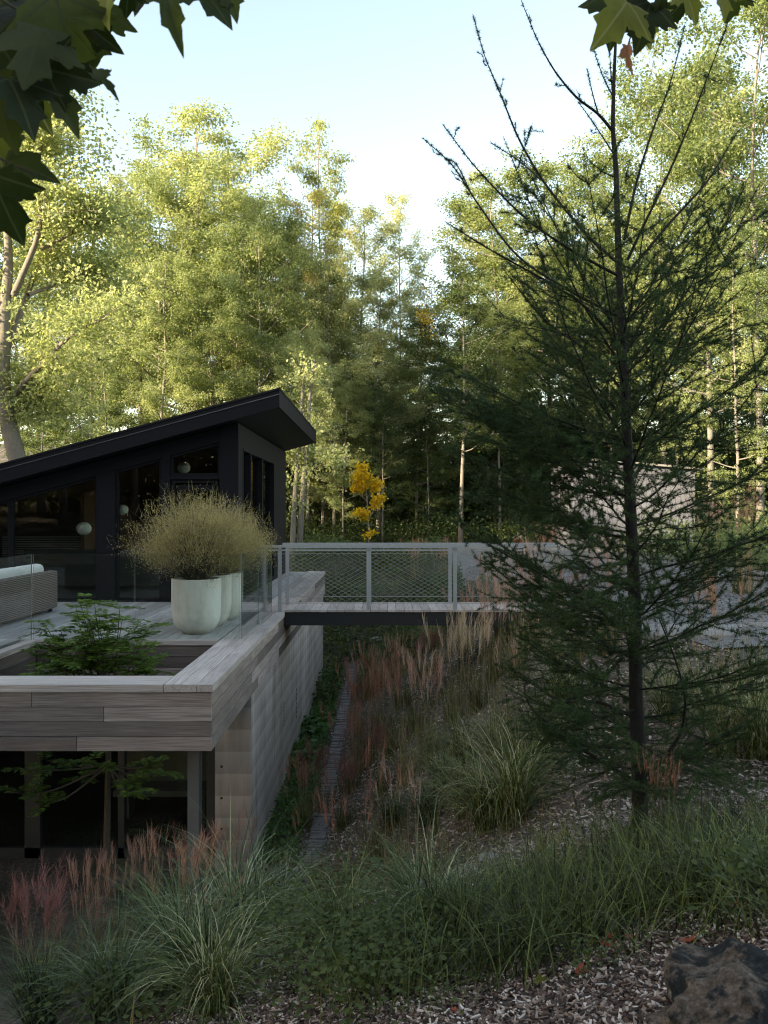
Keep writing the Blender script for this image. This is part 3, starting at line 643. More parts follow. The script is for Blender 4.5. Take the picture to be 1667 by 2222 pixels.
for k in range(26): board('siding_board', (7.87, 36.03 + k * .2, zb), (7.898, 36.22 + k * .2, 3.72), SHEDM, sh)
MB().prism([(7.6, 3.80), (13.1, 3.32), (13.1, 3.40), (7.6, 3.88)], 35.8, 41.5).obj('roof', SHEDR, sh)
wn_ = MB().box((7.82, 37.2, 2.0), (7.86, 38.8, 2.9)).obj('window', INTD, sh)
for yy in (37.15, 37.7, 38.25, 38.8): board('frame', (7.81, yy, 1.95), (7.865, yy + .05, 2.95), BLACK, wn_)
c = P3(1125, 1172, 24.0)
fp = thing('flower_pot', (c[0], c[1], c[2] - .12), 'small red pot of pale flowers on a stand beyond the bridge rail', 'flower pot')
MB().lathe([(.001, 0), (.07, 0), (.11, .14), (.10, .14)], (c[0], c[1], c[2] - .12), 16).obj('shell', plain('red_pot', [(.3, .03, .015), (.42, .06, .03)], 5, .5), fp)
m = MB(); leaves(m, np.repeat([c + [0, 0, .02]], 40, 0), rvec(40) * [1, 1, .3] + [0, 0, .35], rvec(40), .2, .05); m.obj('flowers', PL_CREAM, fp)
board('stand', (c[0] - .12, c[1] - .12, float(H(c[0], 24)) - .05), (c[0] + .12, c[1] + .12, c[2] - .121), STEEL, fp)

# ------------------------------------------------------------------ broadleaf trees
def make_tree(seed, Ht, R, base=.28, nlimb=20, nleaf=20000, leafL=.17, tr=.16, wig=.35, spread=.5, narrow=1.0, bare=0, fork=0):
    g_ = np.random.default_rng(seed); tb_ = MB(); lf_ = MB()
    k = 12; hh = np.linspace(0, Ht * .93, k); wob = np.cumsum(g_.normal(0, wig / 3, (k, 2)), 0) * np.linspace(0, 1, k)[:, None]
    T = np.stack([wob[:, 0], wob[:, 1], hh], 1); rad = tr * (1 - .88 * (hh / Ht) ** .85); rad[0] *= 1.35
    T[0, 2] = -.4; tb_.tube(T, rad, 8)
    pts = []
    def at(h): return np.array([np.interp(h, hh, T[:, 0]), np.interp(h, hh, T[:, 1]), h])
    for i in range(nlimb):
        u = (i + g_.uniform(0, 1)) / nlimb; h = Ht * (base + (.94 - base) * u)
        prof = R * (np.sin(np.pi * min(1, (.18 + .82 * u)) ** narrow) ** .75 * .95 + .12)
        az = i * 2.399 + g_.uniform(-.5, .5); ln = prof * g_.uniform(.7, 1.12)
        d = np.array([np.cos(az), np.sin(az), 0]); up = spread * g_.uniform(.6, 1.4) + .35 * u
        s = np.linspace(0, 1, 6)[:, None]; P = at(h) + d * ln * s + np.array([0, 0, 1.]) * ln * up * s ** 1.4 + g_.normal(0, .05, (6, 3)) * ln * .35 * s
        r0 = tr * .42 * (1 - .75 * u); tb_.tube(P, r0 * (1 - .85 * s[:, 0]), 5, False)
        for j in range(8):
            f_ = g_.uniform(.25, 1.0); a = np.array([np.interp(f_, s[:, 0], P[:, q]) for q in range(3)])
            dd = nrm(d * .5 + g_.normal(0, .75, 3) + [0, 0, .35]); l2 = ln * g_.uniform(.22, .5)
            t_ = np.linspace(0, 1, 4)[:, None]; P2 = a + dd * l2 * t_ + [0, 0, -.10 * l2] * t_ ** 2
            tb_.tube(P2, r0 * .35 * (1 - .7 * t_[:, 0]), 4, False); pts.append((a, dd, l2))
    A = np.array([p[0] for p in pts]); D = np.array([p[1] for p in pts]); L2 = np.array([p[2] for p in pts])
    wgt = L2 / L2.sum(); ncl = max(60, nleaf // 13); idx = g_.choice(len(pts), ncl, p=wgt)
    C = A[idx] + D[idx] * (L2[idx] * g_.uniform(.15, 1.1, ncl))[:, None] + g_.normal(0, .12, (ncl, 3)) * R * .16
    cs = g_.uniform(.07, .30, ncl) * (R / 4) ** .5
    per = np.maximum(3, (12 * (cs / cs.mean()) ** 1.6)).astype(int); ii = np.repeat(np.arange(ncl), per); n = len(ii)
    off = g_.normal(0, 1, (n, 3)) * [1.15, 1.15, .42] * cs[ii][:, None]
    N_ = nrm(np.array([0, 0, .55]) + g_.normal(0, .55, (n, 3))); Dl = nrm(off + g_.normal(0, .5, (n, 3)) * cs[ii][:, None] + [0, 0, -.12])
    leaves(lf_, C[ii] + off, Dl, N_, leafL * g_.uniform(.65, 1.25, n), leafL * .62 * g_.uniform(.7, 1.2, n))
    return tb_.mesh('trunk', BARKG, True), lf_.mesh('crown', None)
PROTO = [make_tree(21, 20, 4.4, .22, 24, 40000, .145), make_tree(22, 20, 3.4, .18, 24, 31000, .14, narrow=.9), make_tree(23, 20, 2.7, .30, 22, 22000, .13, tr=.13, spread=.7),
         make_tree(24, 20, 4.8, .36, 22, 34000, .155, spread=.6), make_tree(25, 20, 3.0, .12, 26, 32000, .14, tr=.12, spread=.35), make_tree(26, 20, 3.8, .45, 18, 21000, .15, spread=.8)]
for _, cm in PROTO: cm.materials.append(G_MID)
def plant_tree(k, X, Y, ht, wide, mat, rot, label=None, name='broadleaf_tree', parent=None, bark=None, group='woodland trees behind the house', lean=0):
    z = float(H(X, Y)); o = bpy.data.objects.new(name, None); col.objects.link(o)
    s = ht / 20
    if parent is not None: o.parent = parent
    o.location = (X, Y, z); o.rotation_euler = (0, lean, rot); o.scale = (s * wide, s * wide, s)
    if label: tag(o, label, 'tree', group)
    for nm, me, mt in (('trunk', PROTO[k][0], bark or BARKG), ('crown', PROTO[k][1], mat)):
        c = bpy.data.objects.new(nm, me); col.objects.link(c); c.parent = o
        c.material_slots[0].link = 'OBJECT'; c.material_slots[0].material = mt
    return o
# (pixel x, pixel y of the top, distance, prototype, width, foliage, bark, label)
FOREST = [
 (400, 200, 44, 0, 1.0, G_LIME, BARKG, 'tallest lime green maple, its rounded top left of centre against the sky'),
 (350, 345, 43, 3, .8, G_LIME, BARKG, 'lime maple overlapping the tallest maple on its left'),
 (475, 325, 45, 0, .75, G_LIME, BARKG, 'lime maple overlapping the tallest maple on its right'),
 (560, 455, 40, 3, .8, G_LIME, BARKP, 'sunlit lime tree above the middle of the roof'),
 (350, 520, 39, 1, 1.0, G_LIME, BARKP, 'thin stemmed lime tree in front of the tallest maple'),
 (820, 560, 44, 1, 1.0, G_OLIVE, BARKP, 'pale olive tree below the silvery poplar'),
 (725, 480, 43, 4, 1.0, G_OLIVE, BARKP, 'pale olive tree below the narrow tall one'),
 (305, 310, 46, 1, .8, G_OLIVE, BARKG, 'grey green tree pressed against the left side of the tallest maple'),
 (505, 370, 42, 4, .9, G_LIME, BARKP, 'yellow green slender tree right of the tallest maple'),
 (590, 430, 45, 1, .9, G_LIME, BARKP, 'lime tree with pale stem rising behind the roof peak'),
 (702, 215, 46, 4, .68, G_RUST, BARKP, 'narrow tall tree with rust pink patches near the top'),
 (668, 380, 45, 2, .9, G_RUST, BARKG, 'shorter rusty tree tucked under the narrow tall one'),
 (790, 395, 50, 1, .9, G_OLIVE, BARKP, 'silvery green poplar left of the gap in the treeline'),
 (865, 390, 53, 2, .75, G_OLIVE, BARKP, 'thin airy poplar bordering the sky gap on its left side'),
 (1025, 335, 52, 4, .85, G_OLIVE, BARKG, 'olive tree bordering the sky gap on its right side'),
 (1075, 335, 48, 1, 1.0, G_MID, BARKG, 'broad green tree with yellow top behind the larch tips'),
 (1190, 330, 50, 0, 1.0, G_MID, BARKG, 'mid green tree straight behind the upper larch branches'),
 (1290, 310, 52, 1, 1.0, G_MID, BARKG, 'green tree directly behind the larch trunk'),
 (1440, 210, 46, 3, .9, G_MID, BARKG, 'tall green maple right of the larch trunk'),
 (1545, 60, 42, 0, .9, G_LIME, BARKG, 'very tall yellow green maple near the right edge'),
 (1650, -60, 38, 3, .9, G_MID, BARKG, 'tallest maple, cut off by the top right corner'),
 (1600, 420, 34, 4, 1.0, G_MID, BARKG, 'green understorey maple low at the right edge'),
 (455, 560, 40, 5, .9, G_LIME, BARKP, 'multi stemmed pale trunk tree just above the roof'),
 (195, 500, 44, 3, .7, G_LIME, BARKG, 'bright low maple between the big leaning maple and the tallest one'),
 (235, 690, 39, 4, 1.1, G_MID, BARKG, 'mid green bushy tree above the low end of the roof'),
 (90, 740, 42, 4, 1.1, G_MID, BARKG, 'leafy green tree behind the leaning trunk'),
 (655, 730, 37, 3, .75, G_LIME, BARKP, 'arching yellow green tree just right of the roof peak'),
 (745, 760, 42, 4, 1.0, G_LIME, BARKG, 'green tree behind the arching one'),
 (905, 640, 46, 4, 1.1, G_MID, BARKP, 'green tree with a golden sprig below the sky gap'),
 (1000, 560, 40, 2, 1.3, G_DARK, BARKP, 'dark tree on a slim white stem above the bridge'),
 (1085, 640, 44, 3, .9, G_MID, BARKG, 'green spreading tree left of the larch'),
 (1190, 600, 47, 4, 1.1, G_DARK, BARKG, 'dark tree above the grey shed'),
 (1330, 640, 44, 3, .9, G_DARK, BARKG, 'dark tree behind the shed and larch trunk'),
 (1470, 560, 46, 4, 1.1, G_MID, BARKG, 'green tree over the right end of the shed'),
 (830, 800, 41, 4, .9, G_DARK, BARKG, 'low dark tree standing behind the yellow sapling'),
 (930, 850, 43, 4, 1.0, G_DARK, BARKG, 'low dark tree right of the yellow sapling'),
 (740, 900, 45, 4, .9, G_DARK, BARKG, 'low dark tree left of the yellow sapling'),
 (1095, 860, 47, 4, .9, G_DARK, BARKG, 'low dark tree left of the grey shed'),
]
fr_ = np.random.default_rng(5)
for (px, py, Y, k, wd, mt, bk, lb) in FOREST:
    X = (px - CX) / F * Y; ht = EYE + (CY - py) / F * Y - float(H(X, Y))
    tree_ = plant_tree(k, X, Y, ht, wd, mt, fr_.uniform(0, 6.28), lb, bark=bk)
    if 'golden sprig' in lb: SPRIG = tree_
# woods farther back: one mass
fw = thing('far_woods', (0, 60, 0), 'deep shaded woods filling the gaps behind the front trees', 'woods', kind='stuff')
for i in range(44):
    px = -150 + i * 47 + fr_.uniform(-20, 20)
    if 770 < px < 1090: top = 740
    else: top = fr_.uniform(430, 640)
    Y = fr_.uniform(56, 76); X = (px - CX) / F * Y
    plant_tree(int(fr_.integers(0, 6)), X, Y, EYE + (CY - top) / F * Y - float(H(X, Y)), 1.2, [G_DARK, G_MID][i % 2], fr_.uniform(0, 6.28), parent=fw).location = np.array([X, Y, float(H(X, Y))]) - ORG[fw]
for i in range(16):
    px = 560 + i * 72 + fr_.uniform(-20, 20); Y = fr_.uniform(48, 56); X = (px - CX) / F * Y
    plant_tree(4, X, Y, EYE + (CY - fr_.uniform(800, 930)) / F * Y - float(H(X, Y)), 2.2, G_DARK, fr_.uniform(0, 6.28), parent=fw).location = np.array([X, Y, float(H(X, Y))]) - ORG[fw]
# hillside woods behind the viewer: they shade the terrace
hw = thing('hillside_woods', (-10, -20, 0), 'tall woods on the hillside behind the viewer that shade the terrace', 'woods', kind='stuff')
hr = np.random.default_rng(90)
for i in range(48):                                       # a belt square to the sun's direction, off to the left rear
    row = i % 4; a = -30 + (i // 4) * 5.2 + row * 1.6; dd_ = 34 + row * 4.5
    X, Y = -.83 * dd_ + .56 * a, 13 - .56 * dd_ - .83 * a
    plant_tree([0, 3, 4, 4][row], X, Y, hr.uniform(20.5, 22) if row < 3 else 12, 1.5 if row < 3 else 2.6, G_DARK, hr.uniform(0, 6.28), parent=hw).location = np.array([X, Y, float(H(X, Y))]) - ORG[hw]

# big leaning maple on the left: own limbs
def poly_tree(name, polys, label, cat, barkm, leafm, nleaf, leafL, clR, tips, seed, group=None, tw=(.8, 2.2), sc_=.3):
    g_ = np.random.default_rng(seed); tb_ = MB(); C = []
    for P, r0, r1 in polys:
        P = np.array(P, float); s = np.linspace(0, 1, len(P)); ss_ = np.linspace(0, 1, 4 * len(P))
        Pi = np.stack([np.interp(ss_, s, P[:, q]) for q in range(3)], 1)
        for _ in range(2): Pi[1:-1] = (Pi[:-2] + Pi[1:-1] * 2 + Pi[2:]) / 4
        tb_.tube(Pi, r0 + (r1 - r0) * ss_, 10, False)
        if r1 < .06:
            L = np.linalg.norm(P[-1] - P[0])
            for j in range(tips):
                f_ = g_.uniform(.3, 1.05); a = Pi[min(len(Pi) - 1, int(f_ * (len(Pi) - 1)))]
                dd = nrm(nrm(P[-1] - P[0]) * .45 + g_.normal(0, .7, 3) + [0, 0, .25]); l2 = g_.uniform(*tw)
                t_ = np.linspace(0, 1, 4)[:, None]; tb_.tube(a + dd * l2 * t_ + [0, 0, -.2] * t_ ** 2, .014 * l2 * (1 - .8 * t_[:, 0]), 4, False)
                for q in range(5): C.append(a + dd * l2 * g_.uniform(.3, 1.15) + g_.normal(0, sc_, 3))
    C = np.array(C); per = nleaf // len(C); ii = np.repeat(np.arange(len(C)), per); n = len(ii)
    off = g_.normal(0, 1, (n, 3)) * [1, 1, .5] * clR * g_.uniform(.5, 1.2, len(C))[ii][:, None]
    lf_ = MB(); leaves(lf_, C[ii] + off, nrm(off + g_.normal(0, .3, (n, 3))), nrm([0, 0, .6] + g_.normal(0, .5, (n, 3))), leafL * g_.uniform(.6, 1.25, n), leafL * .7)
    base = np.array(polys[0][0][0], float); t = thing(name, tuple(base), label, cat, group)
    tb_.obj('trunk', barkm, t, True); lf_.obj('crown', leafm, t); return t
YM = 31.0
def q(px, py, dy=0): return P3(px, py, YM + dy)
zb = float(H(q(60, 1100)[0], YM))
MP = [([(q(75, 1200)[0], YM, zb - .3), q(40, 1000), q(12, 900), q(5, 800), q(8, 700)], .34, .22),
      ([q(8, 700), q(20, 560), q(10, 420), q(20, 250)], .20, .05), ([q(6, 780), q(60, 640, 1), q(90, 540, 1.5), q(105, 400, 2)], .14, .04),
      ([q(10, 880), q(90, 790, -1), q(160, 720, -1.5), q(230, 690, -2)], .13, .03), ([q(10, 700), q(-60, 560), q(-90, 380), q(-60, 240)], .2, .04),
      ([q(30, 640), q(90, 500, -1), q(85, 340, -1), q(80, 200)], .12, .03), ([q(14, 520), q(60, 400, 2), q(45, 260, 2), q(55, 170, 2)], .12, .03),
      ([q(90, 540), q(150, 510), q(190, 490)], .08, .02), ([q(60, 640), q(140, 610, 2), q(200, 580, 3)], .08, .02), ([q(8, 800), q(-80, 740), q(-160, 640)], .13, .03),
      ([q(60, 400), q(95, 310), q(120, 280)], .07, .02), ([q(30, 300), q(50, 210), q(65, 160)], .07, .02), ([q(20, 900), q(70, 880), q(120, 840)], .06, .02)]
poly_tree('leaning_maple', MP, 'large leaning maple with a pale bowed trunk at the left edge', 'tree', BARKP, G_LIME, 44000, .16, .36, 18, 9, 'woodland trees behind the house')
# twin pale stems beside the house, yellow sapling, orange sprig
YT = 33.0; g2 = lambda px, py, dy=0: P3(px, py, YT + dy)
poly_tree('twin_stem_tree', [([(g2(634, 1200)[0], YT, -.2), g2(638, 1100), g2(648, 980), g2(655, 880), g2(662, 800)], .11, .045), ([(g2(648, 1200)[0], YT + .3, -.2), g2(655, 1090), g2(668, 950), g2(672, 860), g2(684, 780)], .12, .045),
     ([g2(640, 1040), g2(690, 1010), g2(720, 1000)], .03, .008), ([g2(645, 1010), g2(625, 980), g2(640, 960)], .03, .008)],
     'pale twin stemmed tree just right of the black wall', 'tree', BARKG, G_LIME, 2600, .15, .25, 9, 12, 'woodland trees behind the house', tw=(.3, .9), sc_=.15)
YS = 29.4; g3 = lambda px, py, dy=0: P3(px, py, YS + dy)
poly_tree('yellow_sapling', [([(g3(801, 1220)[0], YS, float(H(g3(801, 1220)[0], YS)) - .1), g3(800, 1150), g3(797, 1080), g3(788, 1005)], .03, .012), ([g3(799, 1140), g3(785, 1125), g3(782, 1112)], .012, .005), ([g3(799, 1130), g3(812, 1105), g3(815, 1085)], .012, .005), ([g3(798, 1090), g3(775, 1065), g3(772, 1045)], .012, .005), ([g3(797, 1080), g3(815, 1060), g3(818, 1045)], .012, .005), ([g3(795, 1050), g3(782, 1030), g3(784, 1010)], .01, .004)],
     'slim sapling with golden yellow leaves behind the footbridge', 'tree', BARKG, G_GOLD, 1900, .11, .10, 4, 14, tw=(.08, .3), sc_=.05)
spr = MB(); C = np.vstack([P3(925 + fr_.normal(0, 12), 705 + fr_.normal(0, 26), 40.0 + fr_.normal(0, .4)) for _ in range(26)]); C = np.repeat(C, 9, 0) + fr_.normal(0, .13, (26 * 9, 3))
leaves(spr, C, rvec(len(C)), rvec(len(C)), .14, .09)
o = bpy.data.objects.new('sprig', spr.mesh('sprig', G_ORNG)); col.objects.link(o); o.parent = SPRIG; o.matrix_parent_inverse = SPRIG.matrix_basis.inverted(); tag(o, 'golden turning sprig', kind='stuff')

# ------------------------------------------------------------------ larch
def needles(mb, C, D, L, W):
    n = len(C); S = nrm(np.cross(D, rvec(n))); W = np.broadcast_to(W, (n,))[:, None]; L = np.broadcast_to(L, (n,))[:, None]
    V = np.stack([C - S * W * .5, C + S * W * .5, C + D * L], 1).reshape(-1, 3)
    mb.add(V, None, np.arange(n * 3).reshape(-1, 3))
lb_ = hit(1390, 1808); YL = lb_[1]
lg = np.random.default_rng(31)
tp = [(1390, 1825), (1388, 1700), (1380, 1500), (1378, 1300), (1366, 1050), (1353, 800), (1343, 573), (1337, 370), (1330, 277), (1332, 185), (1337, 74), (1342, -40), (1345, -150)]
TP = np.array([P3(a, b, YL) for a, b in tp]); TP[0, 2] = lb_[2] - .1
trad = np.array([.058, .051, .046, .042, .036, .029, .022, .0175, .015, .012, .009, .006, .003])
wood, ndl = MB(), MB(); wood.tube(TP, trad, 10)
def tuft(P, d, dens, nl, per, sp=.9):                     # rosettes of needles along a twig
    L = np.linalg.norm(np.diff(P, axis=0), axis=1).sum(); k = max(2, int(L / dens)); s = np.linspace(0, 1, len(P)); u = lg.uniform(.06, 1, k)
    C = np.stack([np.interp(u, s, P[:, q_]) for q_ in range(3)], 1); C = np.repeat(C, per, 0); n = len(C)
    needles(ndl, C, nrm(rvec(n, lg) + nrm(P[-1] - P[0]) * .35 + [0, 0, .15]), nl * lg.uniform(.6, 1.2, n), .0026)
def bend(P, k=8):
    P = np.array(P, float); s = np.linspace(0, 1, len(P)); t = np.linspace(0, 1, k * (len(P) - 1) + 1)
    Q_ = np.stack([np.interp(t, s, P[:, q_]) for q_ in range(3)], 1)
    for _ in range(k): Q_[1:-1] = (Q_[:-2] + 2 * Q_[1:-1] + Q_[2:]) / 4
    return Q_
def twig(P, r0, r1, dens, nl, per, nsub, sublen, sub2=0):
    wood.tube(P, np.linspace(r0, r1, len(P)), 5, False); tuft(P, None, dens, nl, per)
    for j in range(nsub):
        f_ = .12 + .83 * (j + lg.uniform(0, 1)) / nsub; i_ = int(f_ * (len(P) - 1)); a = P[i_]
        d = nrm(P[min(i_ + 1, len(P) - 1)] - P[max(0, i_ - 1)]); lat = nrm(np.cross(d, [0, 0, 1.])) * (1 if j % 2 else -1)
        dd = nrm(d * lg.uniform(.45, 1.0) + lat * lg.uniform(.35, 1.1) + lg.normal(0, .22, 3) + [0, 0, -.12]); l2 = sublen * lg.uniform(.3, 1.25) * (1.2 - .8 * f_)
        t_ = np.linspace(0, 1, 7)[:, None]; P2 = a + dd * l2 * t_ + np.array([0, 0, lg.uniform(-.1, .35)]) * l2 * t_ ** 2 + np.cumsum(lg.normal(0, .006, (7, 3)), 0)
        wood.tube(P2, .0026 * (1 - .7 * t_[:, 0]) + .0007, 4, False); tuft(P2, None, dens, nl, per)
        for q2 in range(sub2):
            a2 = P2[int(lg.integers(1, 6))]; d3 = nrm(dd * .8 + lg.normal(0, .6, 3)); l3 = l2 * lg.uniform(.25, .55); P3_ = a2 + d3 * l3 * t_[::2]
            wood.tube(P3_, .0012, 3, False); tuft(P3_, None, dens, nl, per)
UP = [  # traced upper leaders: polyline in photo pixels, depth offset at the tip
 ([(1344, 573), (1270, 508), (1177, 393), (1122, 296), (1085, 199), (1052, 125), (1027, 32)], .35), ([(1328, 282), (1298, 245), (1251, 213), (1205, 157), (1168, 92), (1131, 0)], -.2),
 ([(1331, 333), (1293, 273), (1256, 222)], .1), ([(1330, 208), (1325, 150), (1323, 92)], .05), ([(1298, 245), (1285, 200), (1274, 148)], -.1), ([(1328, 205), (1308, 165), (1291, 115)], .1),
 ([(1346, 600), (1251, 550), (1159, 490), (1103, 439), (1025, 356), (960, 268)], -.4), ([(1350, 690), (1250, 640), (1120, 560), (1025, 425), (983, 356), (918, 300)], .4),
 ([(1362, 564), (1390, 504), (1455, 370), (1501, 259), (1538, 162), (1589, 23)], -.35), ([(1355, 520), (1381, 393), (1418, 277), (1455, 185), (1487, 51)], .3),
 ([(1365, 590), (1455, 481), (1538, 393), (1570, 337), (1603, 282)], .25), ([(1025, 425), (990, 350), (965, 345)], .4), ([(1177, 393), (1130, 350), (1066, 310)], .3), ([(1337, 385), (1310, 375), (1280, 350)], 0),
 ([(1355, 760), (1270, 660), (1170, 600), (1060, 540), (965, 480)], -.5), ([(1357, 800), (1440, 700), (1540, 600), (1640, 500)], .4), ([(1360, 860), (1280, 760), (1180, 700), (1090, 580)], .6),
 ([(1358, 700), (1430, 620), (1500, 520), (1570, 440)], -.5)]
for P, dy in UP:
    P = np.array([P3(a, b, YL + dy * k / (len(P) - 1)) for k, (a, b) in enumerate(P)]); L = np.linalg.norm(np.diff(P, axis=0), axis=1).sum()
    low = P[0][2] < EYE + (CY - 540) / F * YL
    twig(bend(P), .011 if L > 1 else .005,   .0022, .012, .026, 12, int(L * (5 if low else 3)), .20 if low else .10)
# lower curved bare limbs
for P, dy in (([(1385, 1700), (1300, 1650), (1210, 1590), (1145, 1530), (1135, 1480), (1180, 1470)], .2), ([(1392, 1690), (1440, 1650), (1480, 1590), (1490, 1520), (1470, 1440), (1430, 1340)], -.25), ([(1382, 1560), (1300, 1520), (1215, 1525), (1150, 1480)], .3)):
    P = np.array([P3(a, b, YL + dy * k / (len(P) - 1)) for k, (a, b) in enumerate(P)]); twig(bend(P), .016, .004, .04, .024, 8, 10, .2)
NB = 50
for i in range(NB):
    u = (i + lg.uniform(0, 1)) / NB; py = 690 + u ** .92 * 1010; c = np.array([np.interp(-py, [-b for a, b in tp], TP[:, q_]) for q_ in range(3)])
    if u < .25: ln, el = lg.uniform(.85, 1.4), 48 - 40 * u
    elif u < .75: ln, el = lg.uniform(1.0, 1.55), 34 - 26 * u
    else: ln, el = lg.uniform(.7, 1.3) * (1.35 - .5 * u), 12 - 10 * u
    az = i * 2.399 + lg.uniform(-.35, .35); el = R_(el + lg.normal(0, 7)); s = np.linspace(0, 1, 10)[:, None]
    d = np.array([np.cos(az), np.sin(az), 0.]); P = c + d * ln * np.cos(el) * s + np.array([0, 0, 1.]) * ln * (np.sin(el) * s + (.22 + .1 * (u < .3)) * s ** 2.2) + np.cumsum(lg.normal(0, .008, (10, 3)), 0)
    twig(P, .008, .0016, .0135, .028, 13, 17, .60, 3)
for i in range(12):                                       # extra boughs filling the lower left
    py = lg.uniform(930, 1480); c = np.array([np.interp(-py, [-b for a, b in tp], TP[:, q_]) for q_ in range(3)]); az = np.pi + lg.uniform(-.5, .5); ln = lg.uniform(1.0, 1.5); s = np.linspace(0, 1, 10)[:, None]; el = R_(lg.uniform(2, 22))
    P = c + np.array([np.cos(az), np.sin(az), 0.]) * ln * np.cos(el) * s + np.array([0, 0, 1.]) * ln * (np.sin(el) * s + .16 * s ** 2.4) + np.cumsum(lg.normal(0, .008, (10, 3)), 0)
    twig(P, .008, .0016, .0115, .028, 14, 16, .55, 3)
lt = thing('larch_tree', tuple(TP[0]), 'dark green young larch with upswept bare tipped branches on the slope', 'tree')
wood.obj('trunk', BARKD, lt, True); ndl.obj('needles', LARCHN, lt)
st = thing('tree_stake', tuple(hit(1335, 1868)), 'thin grey stake leaning beside the larch trunk', 'stake'); MB().tube([hit(1335, 1870), P3(1345, 1760, YL - .3), P3(1350, 1690, YL - .25)], [.008, .007, .005], 6).obj('rod', BARKG, st)

# ------------------------------------------------------------------ overhanging maple branches near the viewer
half = [(0, 0), (.14, -.05), (.36, -.09), (.29, .04), (.45, .13), (.48, .22), (.64, .36), (.47, .38), (.43, .46), (.30, .41), (.20, .42), (.25, .62), (.28, .70), (.16, .72), (.10, .84), (0, 1)]
def maple_mesh(name, curl, fold, mat, wid=1.0):
    h2 = []; tg = np.random.default_rng(int(abs(curl * 100) + 7))
    for (p_, n_) in zip(half[:-1], half[1:]):
        h2.append(p_)
        for f_ in (.34, .67):
            dx, dy = n_[0] - p_[0], n_[1] - p_[1]; o_ = tg.uniform(-.012, .022); h2.append((p_[0] + dx * f_ + dy * o_ * 2, p_[1] + dy * f_ - dx * o_ * 2))
    h2.append(half[-1])
    O = h2 + [(-a * tg.uniform(.94, 1.06), b + tg.uniform(-.012, .012)) for a, b in h2[-2:0:-1]]; O = [(a * wid, b) for a, b in O]
    M = [(a * .5, .22 + (b - .22) * .5) for a, b in O]; V = [(0, .22)] + M + O; n = len(O)
    V = np.array([(a, b, -curl * (b - .2) ** 2 + fold * abs(a) - .35 * curl * a * a) for a, b in V]); V[:, 1] -= 0
    T = [(0, 1 + i, 1 + (i + 1) % n) for i in range(n)]; Q_ = [(1 + i, 1 + n + i, 1 + n + (i + 1) % n, 1 + (i + 1) % n) for i in range(n)]
    return mesh_np(name, V, Q_, T, [mat], True)
LM = [maple_mesh('leaf', c, f, m) for c, f, m in ((.25, .15, MAPLE), (.5, .3, MAPLE), (.1, -.2, MAPLE), (.35, .25, MAPLE2))] + [maple_mesh('leaf', .6, .9, PL_RUST, .45), maple_mesh('leaf', .5, .6, MAPLE, .55)]
from mathutils import Matrix, Vector
def maple_leaf(px, py, ang, size, Y, k, parent, yaw=0, pitch=0):
    c = P3(px, py, Y); a = R_(ang); yv = Vector((math.cos(a), 0, -math.sin(a))); nv = Vector((0, -1, 0)); xv = yv.cross(nv)
    M = Matrix((xv, yv, nv)).transposed(); M = M @ Matrix.Rotation(R_(yaw), 3, 'Y') @ Matrix.Rotation(R_(pitch), 3, 'X')
    o = bpy.data.objects.new('leaf', LM[k]); col.objects.link(o); put(o, parent, c); s = size / F * Y
    o.rotation_euler = M.to_euler(); o.scale = (s, s, s); return o
mg = np.random.default_rng(77)
def maple_branch(label, specs, twigs, Y):
    t = thing('maple_branch', tuple(P3(twigs[0][0][0], twigs[0][0][1], Y)), label, 'branch', 'maple branches hanging into the top of the view')
    for P in twigs: MB().tube(bend([P3(a, b, Y) for a, b in P], 4), np.linspace(.0035, .0016, 4 * (len(P) - 1) + 1), 6).obj('twig', TWIG, t)
    for (px, py, ang, size, k) in specs: maple_leaf(px, py, ang, size, Y + mg.uniform(-.18, .12), k, t, mg.uniform(-38, 38), mg.uniform(-35, 30))
TL = [(20, -20, 60, 190, 0), (120, -10, 75, 190, 1), (195, -10, 85, 160, 0), (165, 30, 42, 120, 1), (90, 60, 100, 170, 2), (25, 50, 120, 160, 0), (145, 95, 85, 90, 3), (-10, 80, 55, 170, 1), (100, 150, 12, 125, 0), (85, 165, 45, 140, 1), (20, 170, 72, 160, 0),
      (-20, 170, 85, 160, 2), (55, 185, 62, 120, 3), (-25, 345, 12, 150, 1), (-20, 380, 72, 160, 0), (-30, 240, 70, 120, 3), (355, -40, 75, 175, 5), (325, -40, 110, 85, 1), (280, -35, 95, 70, 0), (415, -45, 50, 140, 0), (480, -50, 70, 100, 1), (200, 158, 42, 80, 5), (240, -40, 80, 120, 3), (60, -30, 90, 150, 2), (-20, 20, 70, 170, 1), (165, 60, 100, 100, 0)]
maple_branch('dark maple branch with large leaves hanging in the top left corner', TL, [[(-80, -60), (60, 40), (150, 60), (205, 160)], [(-80, 120), (20, 165), (110, 150)], [(-80, 300), (-10, 340), (80, 380)], [(100, -80), (350, -30), (480, -40)]], 1.75)
TR = [(1362, 2, 128, 150, 3), (1345, -25, 100, 130, 0), (1412, 5, 105, 115, 0), (1400, 30, 80, 90, 3), (1505, -25, 120, 95, 0), (1550, -30, 90, 95, 3), (1605, -25, 100, 70, 0), (1440, -40, 90, 70, 1), (1362, 98, 88, 62, 4), (1480, -35, 60, 90, 3), (1640, -35, 80, 70, 0)]
maple_branch('maple spray with yellowing leaves hanging at the top right', TR, [[(1700, -60), (1540, -20), (1440, 15), (1360, 5)], [(1395, 8), (1375, 60), (1362, 100)], [(1560, -60), (1600, -10), (1640, 5)]], 2.1)

